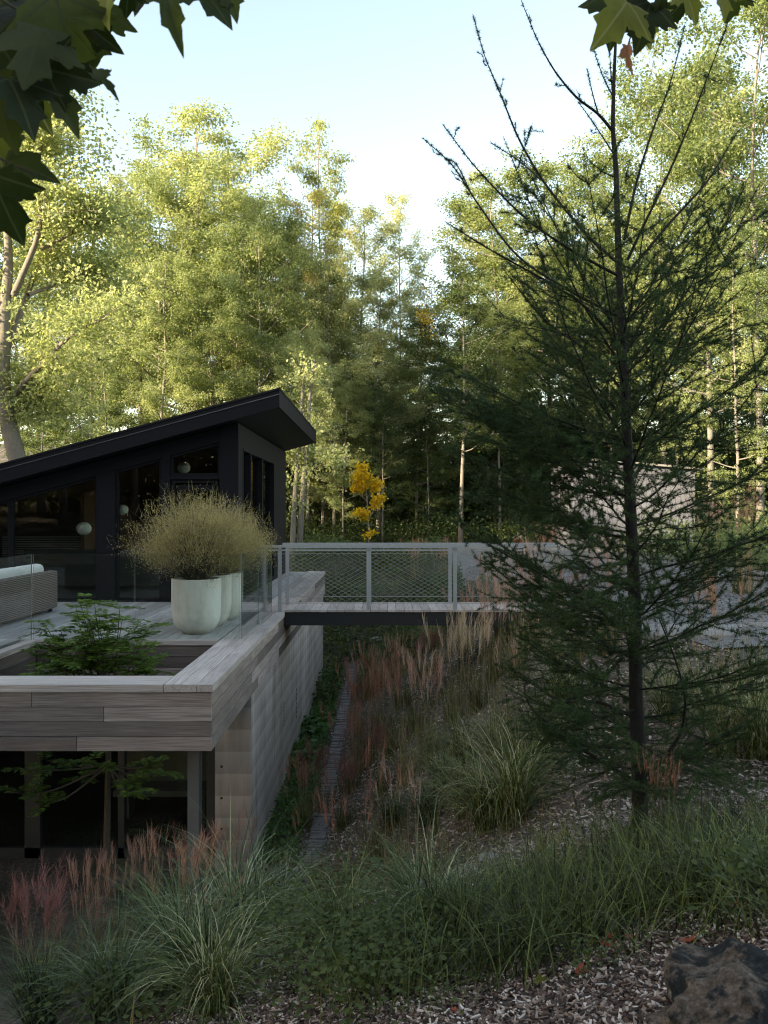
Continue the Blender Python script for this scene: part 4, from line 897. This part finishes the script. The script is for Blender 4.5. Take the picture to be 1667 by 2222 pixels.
# ------------------------------------------------------------------ pinnate shrub growing up through the deck opening
def pinnate_shrub():
    g_ = np.random.default_rng(17); Y = 9.7; wd, lf_ = MB(), MB()
    base = np.array([-3.1, Y, float(H(-3.1, Y)) - .05]); fork = np.array([-3.05, Y, -.75])
    wd.tube(bend([base, base + [.03, 0, .9], fork]), np.linspace(.045, .03, 17), 8)
    tips = [(185, 1295), (165, 1320), (205, 1310), (190, 1330), (95, 1350), (260, 1320), (320, 1365), (130, 1365), (80, 1405), (100, 1370), (150, 1385), (175, 1312), (215, 1340), (265, 1345), (300, 1385), (330, 1395), (110, 1445), (160, 1440), (205, 1395), (230, 1440), (300, 1430), (330, 1440), (60, 1462), (250, 1400), (190, 1360), (130, 1420), (280, 1460), (120, 1470),
            (40, 1670), (100, 1650), (160, 1690), (310, 1690), (350, 1650), (280, 1720), (80, 1750), (200, 1650), (380, 1670), (20, 1720)]
    for i, (px, py) in enumerate(tips):
        low = i >= 28; E = P3(px, py, Y + g_.uniform(-.55, .45)); st_ = fork + [0, 0, -.45 if low else 0]
        mid = st_ + (E - st_) * .5 + [0, 0, -.12] + g_.normal(0, .05, 3); P = bend([st_, mid, E], 6); wd.tube(P, np.linspace(.016, .003, len(P)), 5, False)
        for k in range(12 if not low else 5):
            a = P[int(len(P) * g_.uniform(.6, .99))]; az = g_.uniform(0, 6.28); d = nrm(np.array([np.cos(az), np.sin(az), g_.uniform(-.1, .5)])); L = g_.uniform(.2, .34)
            s = np.linspace(0, 1, 12)[:, None]; R = a + d * L * s + np.array([0, 0, -.18]) * L * s ** 2; wd.tube(R[::3], .0018, 3, False)
            side = nrm(np.cross(d, [0, 0, 1.]))
            for sg in (1, -1): leaves(lf_, R[1:], nrm(side * sg + d * .45 + [0, 0, -.1]) + g_.normal(0, .12, (11, 3)), np.repeat([[0, 0, 1.]], 11, 0) + g_.normal(0, .25, (11, 3)), .10 * np.sin(np.pi * (.15 + .75 * s[1:, 0])) ** .6, .034)
    t = thing('pinnate_shrub', tuple(base), 'green feathery leaved small tree growing up through the deck opening', 'tree')
    wd.obj('trunk', TWIG, t); lf_.obj('crown', PINN, t)
pinnate_shrub()

# ------------------------------------------------------------------ ornamental grasses
def grass_mesh(kind, seed):
    g_ = np.random.default_rng(seed); bl, stm, pl = MB(), MB(), MB()
    def ring(n, r): a = g_.uniform(0, 6.28, n); q_ = r * np.sqrt(g_.uniform(0, 1, n)); return np.stack([np.cos(a) * q_, np.sin(a) * q_, np.full(n, -.03)], 1)
    def dirs(n, sd): a = g_.uniform(0, 6.28, n); t_ = np.abs(g_.normal(0, sd, n)).clip(0, 1.35); return np.stack([np.cos(a) * np.sin(t_), np.sin(a) * np.sin(t_), np.cos(t_)], 1)
    if kind == 'arch': blades(bl, ring(330, .13), dirs(330, .42), g_.uniform(.65, 1.35, 330), .010, g_.uniform(.25, .75, 330), 6)
    if kind == 'turf': blades(bl, ring(300, .36), dirs(300, .5), g_.uniform(.3, .95, 300), .009, g_.uniform(.1, .6, 300), 4)
    if kind in ('reed', 'wine', 'tall'):
        n = 110 if kind != 'tall' else 90
        blades(bl, ring(n, .14), dirs(n, .28), g_.uniform(.45, .95, n), .009, g_.uniform(.15, .6, n), 5)
        m_ = {'reed': 24, 'wine': 26, 'tall': 22}[kind]; B = ring(m_, .2); D = dirs(m_, .15 if kind != 'wine' else .28)
        E = blades(stm, B, D, g_.uniform(.85, 1.2, m_), .0055, .03, 4, tip=.5)
        if kind != 'tall' or True:
            ns = 22 if kind != 'wine' else 34; C = np.repeat(E, ns, 0) + np.repeat(D, ns, 0) * g_.uniform(-.22, .06, (m_ * ns, 1))
            if kind == 'tall': C = C[: 8 * ns]
            wind = np.array([.35, -.1, 0]); Dp = nrm(np.repeat(D, ns, 0)[: len(C)] + g_.normal(0, .17 if kind != 'wine' else .4, (len(C), 3)) + wind * (.5 if kind != 'wine' else .8))
            blades(pl, C, Dp, g_.uniform(.10, .22, len(C)), .0042, g_.uniform(.05, .4, len(C)), 2, tip=.3)
    return [(nm, m.mesh(nm, None)) for nm, m in (('blades', bl), ('stems', stm), ('plumes', pl)) if m.n]
GM = {k: [grass_mesh(k, 100 + 7 * i + j) for j in range(3)] for i, k in enumerate(('arch', 'turf', 'reed', 'wine', 'tall'))}
for k in GM:
    for v in GM[k]:
        for _, me in v: me.materials.append(GRASSG)
gg = np.random.default_rng(41)
def clump(px, py, h, kind, mats, label, wide=1.0, name='ornamental_grass'):
    c = hit(px, py); o = thing(name, tuple(c), label, 'grass clump', 'ornamental grass clumps on the slope', 'thing')
    o.rotation_euler = (0, 0, gg.uniform(-.5, .5) if kind in ('reed', 'wine') else gg.uniform(0, 6.28)); o.scale = (h * wide, h * wide, h)
    md = dict(zip(('blades', 'stems', 'plumes'), mats))
    for nm, me in GM[kind][int(gg.integers(0, 3))]:
        ch = bpy.data.objects.new(nm, me); col.objects.link(ch); ch.parent = o; ch.material_slots[0].link = 'OBJECT'; ch.material_slots[0].material = md[nm]; ch['kind'] = 'stuff'
TAN, CRM, RST, WIN = (GRASSO, STEMR, PL_TAN), (GRASSO, STEMR, PL_CREAM), (GRASSO, STEMR, PL_RUST), (GRASSG, STEMR, PL_WINE)
GREEN, BLUE, OLIV = (GRASSG,), (GRASSB,), (GRASSO,)
CL = [
 (790, 1668, 1.15, 'reed', RST, 'rust plumed reed grass on the left of the slope, beside the slate strip'), (845, 1640, 1.0, 'reed', RST, 'thin rust plumed grass right of the leftmost slope clump'), (760, 1720, .9, 'reed', RST, 'rust brown grass standing over the slate strip'),
 (885, 1700, 1.15, 'tall', RST, 'tall bare stemmed grass in the middle of the slope'), (930, 1650, 1.0, 'reed', TAN, 'tan plumed grass left of the cream plumes'), (985, 1570, 1.0, 'reed', CRM, 'cream pink plumed grass leaning right below the bridge'), (1035, 1545, .95, 'reed', CRM, 'second cream plumed grass beside the leaning one'),
 (1075, 1480, 1.0, 'reed', TAN, 'tan plumed grass just left of the lower larch branches'), (1125, 1470, .95, 'reed', TAN, 'pink tan plumes showing through the larch needles under the path edge'), (1100, 1620, 1.0, 'tall', TAN, 'stemmy tan grass between the cream plumes and the larch'),
 (915, 1470, .6, 'wine', WIN, 'wine red grass under the footbridge'), (950, 1455, .55, 'wine', WIN, 'second wine red tuft under the footbridge'), (700, 1770, .75, 'wine', WIN, 'wine pink grass by the foot of the concrete wall'), (745, 1800, .7, 'wine', WIN, 'wine pink grass drooping over the slate strip'), (665, 1800, .7, 'wine', RST, 'reddish grass closest to the concrete wall'),
 (880, 1420, .9, 'arch', GREEN, 'green arching grass in the shade of the bridge'), (940, 1410, .9, 'arch', OLIV, 'olive arching grass under the bridge centre'), (1010, 1420, .8, 'reed', RST, 'dark rust grass rising in front of the bridge beam'),
 (1060, 1800, .95, 'arch', GREEN, 'large green arching grass mid slope'), (1110, 1790, 1.0, 'arch', GREEN, 'green grass right half of the large mid slope mound'), (1010, 1770, .8, 'arch', OLIV, 'olive green grass left of the mid slope mound'), (1140, 1720, .8, 'arch', GREEN, 'small green grass behind the mid slope mound'),
 (810, 1880, .9, 'tall', OLIV + (STEMR, PL_RUST), 'stemmy olive grass above the drain grate'), (870, 1930, .8, 'tall', OLIV + (STEMR, PL_TAN), 'stemmy olive grass in the centre foreground'), (740, 1960, .8, 'tall', OLIV + (STEMR, PL_RUST), 'thin reeds standing between grate and weeds'), (690, 1930, .75, 'tall', OLIV + (STEMR, PL_RUST), 'thin reeds right beside the drain grate'),
 (930, 2050, .62, 'arch', BLUE, 'dark blue green grass mound left of the mulch edge'), (1000, 2060, .5, 'arch', GREEN, 'green grass overhanging the mulch edge, leftmost'),
 (530, 2060, .85, 'arch', BLUE, 'big fountain of blue green grass beneath the pier'), (420, 2150, .75, 'arch', BLUE, 'fountain grass at the bottom left centre'), (350, 2080, .7, 'arch', GREEN, 'green grass behind the bottom fountain grass'), (240, 2210, .6, 'arch', BLUE, 'low grass at the bottom edge, left'), (90, 2230, .6, 'arch', BLUE, 'low grass in the bottom left corner'), (600, 2000, .8, 'arch', GREEN, 'green grass leaning over the drain grate'),
 (130, 2190, .55, 'wine', WIN, 'wine pink feathery grass at the far left'), (60, 2170, .55, 'wine', WIN, 'wine grass touching the left edge'), (200, 2110, .66, 'reed', TAN, 'pink tan plumes in front of the dark glazing, left of three'), (270, 2080, .68, 'reed', TAN, 'pink tan plumes in front of the dark glazing, middle of three'), (330, 2030, .7, 'reed', TAN, 'pink tan plumes in front of the dark glazing, right of three'),
 (395, 2000, .68, 'wine', WIN, 'wine red grass left of the steel post'), (410, 2090, .55, 'wine', RST, 'low rusty grass at the foot of the steel post'), (490, 1985, .7, 'wine', RST, 'faded red grass in front of the concrete pier'),
 (1600, 1580, 1.0, 'tall', GREEN + (STEMR, PL_RUST), 'tall upright reeds at the right edge below the slabs'), (1540, 1560, 1.0, 'tall', GREEN + (STEMR, PL_RUST), 'upright reeds right of the larch trunk'), (1650, 1640, .9, 'arch', GREEN, 'green grass at the right edge below the reeds'), (1570, 1640, .8, 'arch', OLIV, 'olive grass under the upright reeds'),
 (1610, 1290, 1.3, 'reed', RST, 'reddish tall grass beyond the gravel at the right edge'), (1540, 1260, 1.2, 'reed', TAN, 'tan tall grass beyond the gravel behind the larch'),
 (1450, 1560, .7, 'arch', GREEN, 'green grass just behind the larch trunk'), (1260, 1430, .7, 'reed', WIN, 'wine plumed grass on the gravel edge behind the larch'), (1200, 1440, .8, 'reed', RST, 'rust plumed grass on the gravel edge left of the larch trunk'),
 (1210, 1245, .9, 'reed', RST, 'small rust grass in front of the grey shed'), (1060, 1330, .8, 'reed', RST, 'dark plumed grass at the end of the footbridge'), (900, 1270, .9, 'reed', RST, 'brown grass seen through the bridge mesh'), (960, 1275, .9, 'reed', RST, 'brown grass behind the right bridge mesh panel'),
 (820, 1590, .95, 'reed', TAN, 'pale tan plumes just right of the slate strip, middle of the slope'), (870, 1540, .9, 'reed', TAN, 'pink tan plumes under the bridge, left of the cream ones'), (800, 1520, .85, 'reed', RST, 'rust plumes farthest up the trench edge under the bridge'),
 (960, 1720, .75, 'arch', GREEN, 'fresh green grass in the middle of the slope'), (1180, 1640, .7, 'arch', GREEN, 'green grass behind the lowest left larch limb'), (900, 1590, .6, 'arch', BLUE, 'blue green tuft among the rust plumes'), (740, 2090, .55, 'arch', GREEN, 'green grass rising among the leafy weeds'), (470, 2200, .55, 'arch', GREEN, 'green grass at the bottom edge, centre left'),
 (1000, 1660, .75, 'arch', GREEN, 'green arching grass in the upper middle of the slope'), (930, 1790, .7, 'arch', BLUE, 'blue green grass low on the middle of the slope'), (850, 1800, .65, 'arch', GREEN, 'green grass low on the left of the slope'), (1080, 1660, .8, 'arch', OLIV, 'olive grass above the large mid slope mound'), (1220, 1540, .8, 'arch', GREEN, 'green grass under the left larch boughs'),
 (780, 1600, .75, 'wine', WIN, 'wine pink grass leaning on the slate strip, upper one'), (830, 1720, .7, 'wine', WIN, 'wine pink grass in the lower left of the slope'), (1150, 1400, 1.0, 'reed', TAN, 'tan plumes at the far end of the bridge deck'), (1090, 1390, .95, 'reed', CRM, 'cream plumes right under the far end of the bridge'), (1320, 1420, .9, 'reed', TAN, 'tan plumes on the gravel edge behind the larch trunk'), (1180, 1300, .9, 'reed', RST, 'rust grass standing on the gravel beyond the bridge'),
 (1440, 1850, .38, 'reed', (GRASSO, STEMR, PL_RUST), 'dry orange stemmed grass right of the larch foot'),
]
turf = [(880, 2120), (940, 2110), (1000, 2090), (1050, 2075), (1110, 2060), (1170, 2045), (1230, 2020), (1290, 2000), (960, 2050), (1060, 2010), (1340, 1960), (1400, 1950), (1460, 1930), (1510, 1915), (1560, 1900), (1610, 1895), (1655, 1890), (1140, 1960), (1220, 1930), (1300, 1905), (1360, 1880), (1480, 1870), (1560, 1850), (1640, 1850), (1080, 1960), (1010, 1990), (1420, 1830), (1600, 1960), (1660, 1990)]
for s_ in CL: clump(*s_)
tf = MB(); C = []
for (px, py) in turf:
    c = hit(px, py)
    for k in range(4): C.append((c[0] + gg.normal(0, .2), c[1] + gg.normal(0, .22)))
C = np.array(C); n = len(C) * 75; ii = np.repeat(np.arange(len(C)), 75)
B = np.stack([C[ii, 0] + gg.normal(0, .13, n), C[ii, 1] + gg.normal(0, .13, n)], 1); B = np.column_stack([B, H(B[:, 0], B[:, 1]) - .02])
a = gg.uniform(0, 6.28, n); t_ = np.abs(gg.normal(0, .65, n)).clip(0, 1.35); D = np.stack([np.cos(a) * np.sin(t_), np.sin(a) * np.sin(t_), np.cos(t_)], 1)
blades(tf, B, D, gg.uniform(.12, .5, n), .0065, gg.uniform(.1, .9, n), 5); tag(tf.obj('turf_grass', GRASSG), 'long green grass band above the wood chip mulch', 'grass', kind='stuff')

# scattered low grass and weeds on the slope (stuff)
def ground_pts(n, x0, x1, y0, y1, keep):
    X = gg.uniform(x0, x1, n); Y = gg.uniform(y0, y1, n); m = keep(X, Y); X, Y = X[m], Y[m]; return np.column_stack([X, Y, H(X, Y)])
def patch(X, Y, f=1.0): return np.sin(X * 1.7 * f + 1.3 * np.sin(Y * .9 * f)) + np.cos(Y * 1.3 * f + X * .6) + np.sin(X * 3.1 * f - Y * 2.3 * f) * .6
mulch_near = lambda X, Y: (Y < 4.55 - .22 * (X - 1.0)) & (X > -.15 - .25 * (Y - 3))
sg_ = MB(); T = ground_pts(5200, -1.45, 6.0, 2.5, 24, lambda X, Y: (~mulch_near(X, Y)) & (patch(X, Y) + gg.normal(0, .8, len(X)) > .7) & (X < drive_edge(Y)) & ((X < -1.05) | (X > -.65)))
ii = np.repeat(np.arange(len(T)), 11); n = len(ii); a = gg.uniform(0, 6.28, n); t_ = np.abs(gg.normal(0, .55, n)).clip(0, 1.3)
blades(sg_, T[ii] + np.column_stack([gg.normal(0, .035, (n, 2)), np.zeros(n)]), np.stack([np.cos(a) * np.sin(t_), np.sin(a) * np.sin(t_), np.cos(t_)], 1), gg.uniform(.06, .36, n), .0065, gg.uniform(.05, .6, n), 3)
tag(sg_.obj('slope_grass', GRASSO), 'thin olive grass tufts scattered over the mulched slope', 'grass', kind='stuff')
sl = MB(); T = ground_pts(1500, -1.2, 4.5, 6.5, 22, lambda X, Y: (~mulch_near(X, Y)) & (X < drive_edge(Y)) & (X > -.6))
n = len(T); blades(sl, T, nrm(gg.normal(0, .13, (n, 3)) + [0, 0, 1]), gg.uniform(.2, .7, n), .004, .08, 3, tip=.4); tag(sl.obj('dry_stalks', STEMR), 'thin brown dry stalks standing all over the slope', 'stalks', kind='stuff')
def leafy(name, pts, nl, r, h, L, W, mat, label, seed, cat='plant', group=None, kind=None):
    g_ = np.random.default_rng(seed); m, s_ = MB(), MB(); C = []
    for p in pts:
        C.append(p + np.column_stack([g_.normal(0, r, (nl, 2)), h * g_.uniform(.1, 1, nl) ** .8]))
    C = np.vstack(C); n = len(C); leaves(m, C, nrm(g_.normal(0, 1, (n, 3)) * [1, 1, .4]), nrm([0, -.25, 1] + g_.normal(0, .45, (n, 3))), L * g_.uniform(.6, 1.2, n), W, .1)
    t = thing(name, tuple(pts[0]), label, cat, group, kind); tag(m.obj('leaves', mat, t), kind='stuff')
    k = np.arange(0, n, 14); B = C[k].copy(); B[:, 2] = H(B[:, 0], B[:, 1]) - .02; blades(s_, B, nrm(C[k] - B + [0, 0, .01]), np.linalg.norm(C[k] - B, axis=1), .004, .12, 3, tip=.5); tag(s_.obj('stems', mat, t), kind='stuff')
leafy('broadleaf_plant', [hit(x_, y_) for x_, y_ in ((668, 1600), (672, 1590), (690, 1575))], 60, .16, .25, .2, .15, HOSTA, 'bright broad leaved plant against the concrete wall, upper patch', 3, group='broad leaved plants along the wall foot')
leafy('broadleaf_plant', [hit(x_, y_) for x_, y_ in ((645, 1650), (640, 1665), (655, 1640))], 60, .15, .25, .18, .13, HOSTA, 'broad leaved plant against the concrete wall, lower patch', 4, group='broad leaved plants along the wall foot')
for k, (pp, lb) in enumerate([([(700, 2120), (740, 2100), (660, 2140)], 'bushy small leaved weed at the bottom centre'), ([(780, 2170), (820, 2190), (740, 2210)], 'low leafy weed at the bottom edge by the mulch'), ([(640, 2060), (600, 2110), (690, 2040)], 'leafy weed beside the drain grate'), ([(860, 2060), (820, 2080), (900, 2090)], 'small leaved weed left of the blue green mound'), ([(760, 2020), (800, 2000), (840, 2020)], 'tall leafy weed among the thin reeds')]):
    leafy('leafy_weed', [hit(*p) for p in pp], 300, .2, .36, .034, .022, WEED, lb, 20 + k, group='leafy weeds at the bottom of the slope')
leafy('leafy_weed', [hit(1640, 1985), hit(1665, 1960)], 220, .12, .25, .04, .028, WEED, 'leafy weed at the right edge above the boulder', 33, group='leafy weeds at the bottom of the slope')
leafy('leafy_weed', [hit(1270, 2125)], 90, .05, .16, .03, .012, WEED, 'small sprig growing alone out of the wood chips', 34, group='leafy weeds at the bottom of the slope')
leafy('leafy_weed', [hit(x_, y_) for x_, y_ in ((300, 2215), (180, 2225), (420, 2215), (360, 2190))], 300, .16, .3, .04, .026, WEED, 'leafy weeds along the bottom edge, left', 35, group='leafy weeds at the bottom of the slope')
leafy('leafy_weed', [hit(x_, y_) for x_, y_ in ((640, 1740), (620, 1800), (655, 1700))], 160, .16, .16, .06, .035, WEED, 'low weeds at the foot of the concrete wall', 36, group='leafy weeds at the bottom of the slope')
# bank beyond the wall end and along the road
def bank(name, n, x0, x1, y0, y1, zlo, zhi, L, W, mat, label, seed, keep=lambda X, Y: X > -1e9):
    g_ = np.random.default_rng(seed); m = MB(); X = g_.uniform(x0, x1, n); Y = g_.uniform(y0, y1, n); k = keep(X, Y); X, Y = X[k], Y[k]; n = len(X)
    hgt = (zlo + (zhi - zlo) * (.5 + .5 * np.sin(X * 1.3 + np.cos(Y * .9) * 2) * np.cos(Y * .8 + X * .4)).clip(0, 1)) * g_.uniform(.05, 1, n)
    leaves(m, np.column_stack([X, Y, H(X, Y) + hgt]), rvec(n, g_), nrm([0, -.2, .9] + g_.normal(0, .5, (n, 3))), L * g_.uniform(.6, 1.3, n), W); return tag(m.obj(name, mat), label, 'undergrowth', kind='stuff')
off_road = lambda X, Y: X < np.where(Y < 23, drive_edge(Y), drive_edge(23.0) - smooth(30.5, 35, Y) * 9) - .1
bank('bank_undergrowth', 36000, -3, 2.4, 19.5, 34, .1, .8, .11, .075, G_DARK, 'green undergrowth on the bank beyond the end of the concrete wall', 61, lambda X, Y: off_road(X, Y) & ((X > -1.55) | (Y > 24)) & ~((X > -1.15) & (X < -.6) & (Y < 24)))
bank('roadside_undergrowth', 26000, -14, 30, 40, 46, .3, 1.6, .16, .11, G_DARK, 'dark low undergrowth along the forest edge', 62)
bank('forest_undergrowth', 90000, -20, 40, 46, 66, 1.0, 7.0, .26, .18, G_DARK, 'dark shrubby undergrowth deep among the tree trunks', 63)
bank('right_bank_undergrowth', 22000, 8.9, 22, 18, 38, .3, 1.7, .15, .1, G_MID, 'green shrubs on the bank right of the gravel drive', 64, lambda X, Y: ~((X > 7.3) & (X < 15) & (Y > 34)))
bank('unseen_undergrowth', 40000, -26, 34, -44, -26, 3.0, 9.0, .5, .36, G_DARK, 'unseen dark shrubs behind the viewer, added to darken the window reflections', 66)  # unseen shrubs, added so the pavilion windows reflect something darker
bank('wall_foot_undergrowth', 5000, -1.6, -1.1, 11, 24, .02, .2, .07, .05, HOSTA, 'low green growth along the foot of the concrete wall', 65)

# ------------------------------------------------------------------ wood chips, fallen leaves
def chips(name, T, L, W, mat, label, seed):
    g_ = np.random.default_rng(seed); n = len(T); N_ = nrm([0, 0, 1] + g_.normal(0, .35, (n, 3))); D = nrm(np.cross(N_, rvec(n, g_))); S = np.cross(N_, D)
    l = (L * g_.uniform(.4, 1.3, n))[:, None]; w_ = (W * g_.uniform(.5, 1.3, n))[:, None]; C = T + [0, 0, .006] + N_ * g_.uniform(0, .012, (n, 1)); tp_ = g_.uniform(.3, .9, (n, 1))
    V = np.stack([C - D * l / 2 - S * w_ / 2, C + D * l / 2 - S * w_ / 2 * tp_, C + D * l / 2 + S * w_ / 2 * tp_, C - D * l / 2 + S * w_ / 2], 1)
    Vb = V - (N_ * .004)[:, None]; A = np.concatenate([V, Vb], 1).reshape(-1, 3); i = np.arange(n)[:, None] * 8
    Q_ = np.concatenate([i + np.array([[a, b, c, d]]) for a, b, c, d in ((0, 1, 2, 3), (0, 4, 5, 1), (1, 5, 6, 2), (2, 6, 7, 3), (3, 7, 4, 0))])
    m = MB().add(A, Q_); return tag(m.obj(name, mat), label, 'wood chips', kind='stuff')
chips('wood_chips', ground_pts(60000, -1.3, 3.0, 2.0, 6.2, lambda X, Y: np.abs(X) < Y * .5), .033, .011, CHIP, 'brown and pale wood chip mulch in the near right foreground', 5)
chips('slope_chips', ground_pts(62000, -1.05, 5.5, 6.0, 20, lambda X, Y: (X < drive_edge(Y) + .1) & (gg.uniform(0, 1, len(X)) < 1.25 - Y / 20)), .055, .021, CHIPG, 'grey brown wood chips covering the slope under the grasses', 6)
chips('trench_chips', ground_pts(9000, -1.62, -.4, 7.5, 24, lambda X, Y: Y > 0), .05, .02, CHIPG, 'wood chips in the trench bottom by the wall', 7)
chips('drive_gravel', ground_pts(14000, 2.2, 8.5, 10.3, 26, lambda X, Y: X > drive_edge(Y)) + [0, 0, .02], .045, .035, GRAV, 'loose grey stones strewn over the gravel drive', 8)
RED = leaf_mat('fallen_red_leaf', [(.32, .05, .03), (.45, .09, .04), (.5, .16, .06)], .2)
FL = [maple_mesh('fallen_leaf', c, f, RED) for c, f in ((-.5, .3), (.4, .5))]
for k, (px, py, lb) in enumerate([(1310, 2065, 'fallen red leaf on the mulch below the grass band, larger of two together'), (1328, 2050, 'fallen red leaf on the mulch, smaller of two together'), (1250, 2118, 'fallen red leaf by the lone sprig'), (1498, 2058, 'fallen red leaf at the top of the boulder'), (980, 2205, 'fallen red leaf at the bottom edge of the mulch'), (1370, 2050, 'fallen orange leaf close under the grass band'), (1600, 1980, 'fallen brown red leaf above the boulder at the right')]):
    c = hit(px, py); o = bpy.data.objects.new('fallen_leaf', FL[k % 2]); col.objects.link(o); o.location = c + [0, 0, .02]; o.rotation_euler = (gg.uniform(-.5, .5), gg.uniform(-.5, .5), gg.uniform(0, 6.28)); s = gg.uniform(.045, .065); o.scale = (s, s, s); tag(o, lb, 'leaf', 'fallen leaves on the mulch')
c = hit(1165, 2150); o = bpy.data.objects.new('curled_leaf', maple_mesh('curled_leaf', 1.2, 1.0, MAPLE2, .35)); col.objects.link(o); o.location = c + [0, 0, .03]; o.rotation_euler = (.2, .3, -.9); o.scale = (.09, .09, .09); tag(o, 'curled yellow green leaf lying on the wood chips', 'leaf')
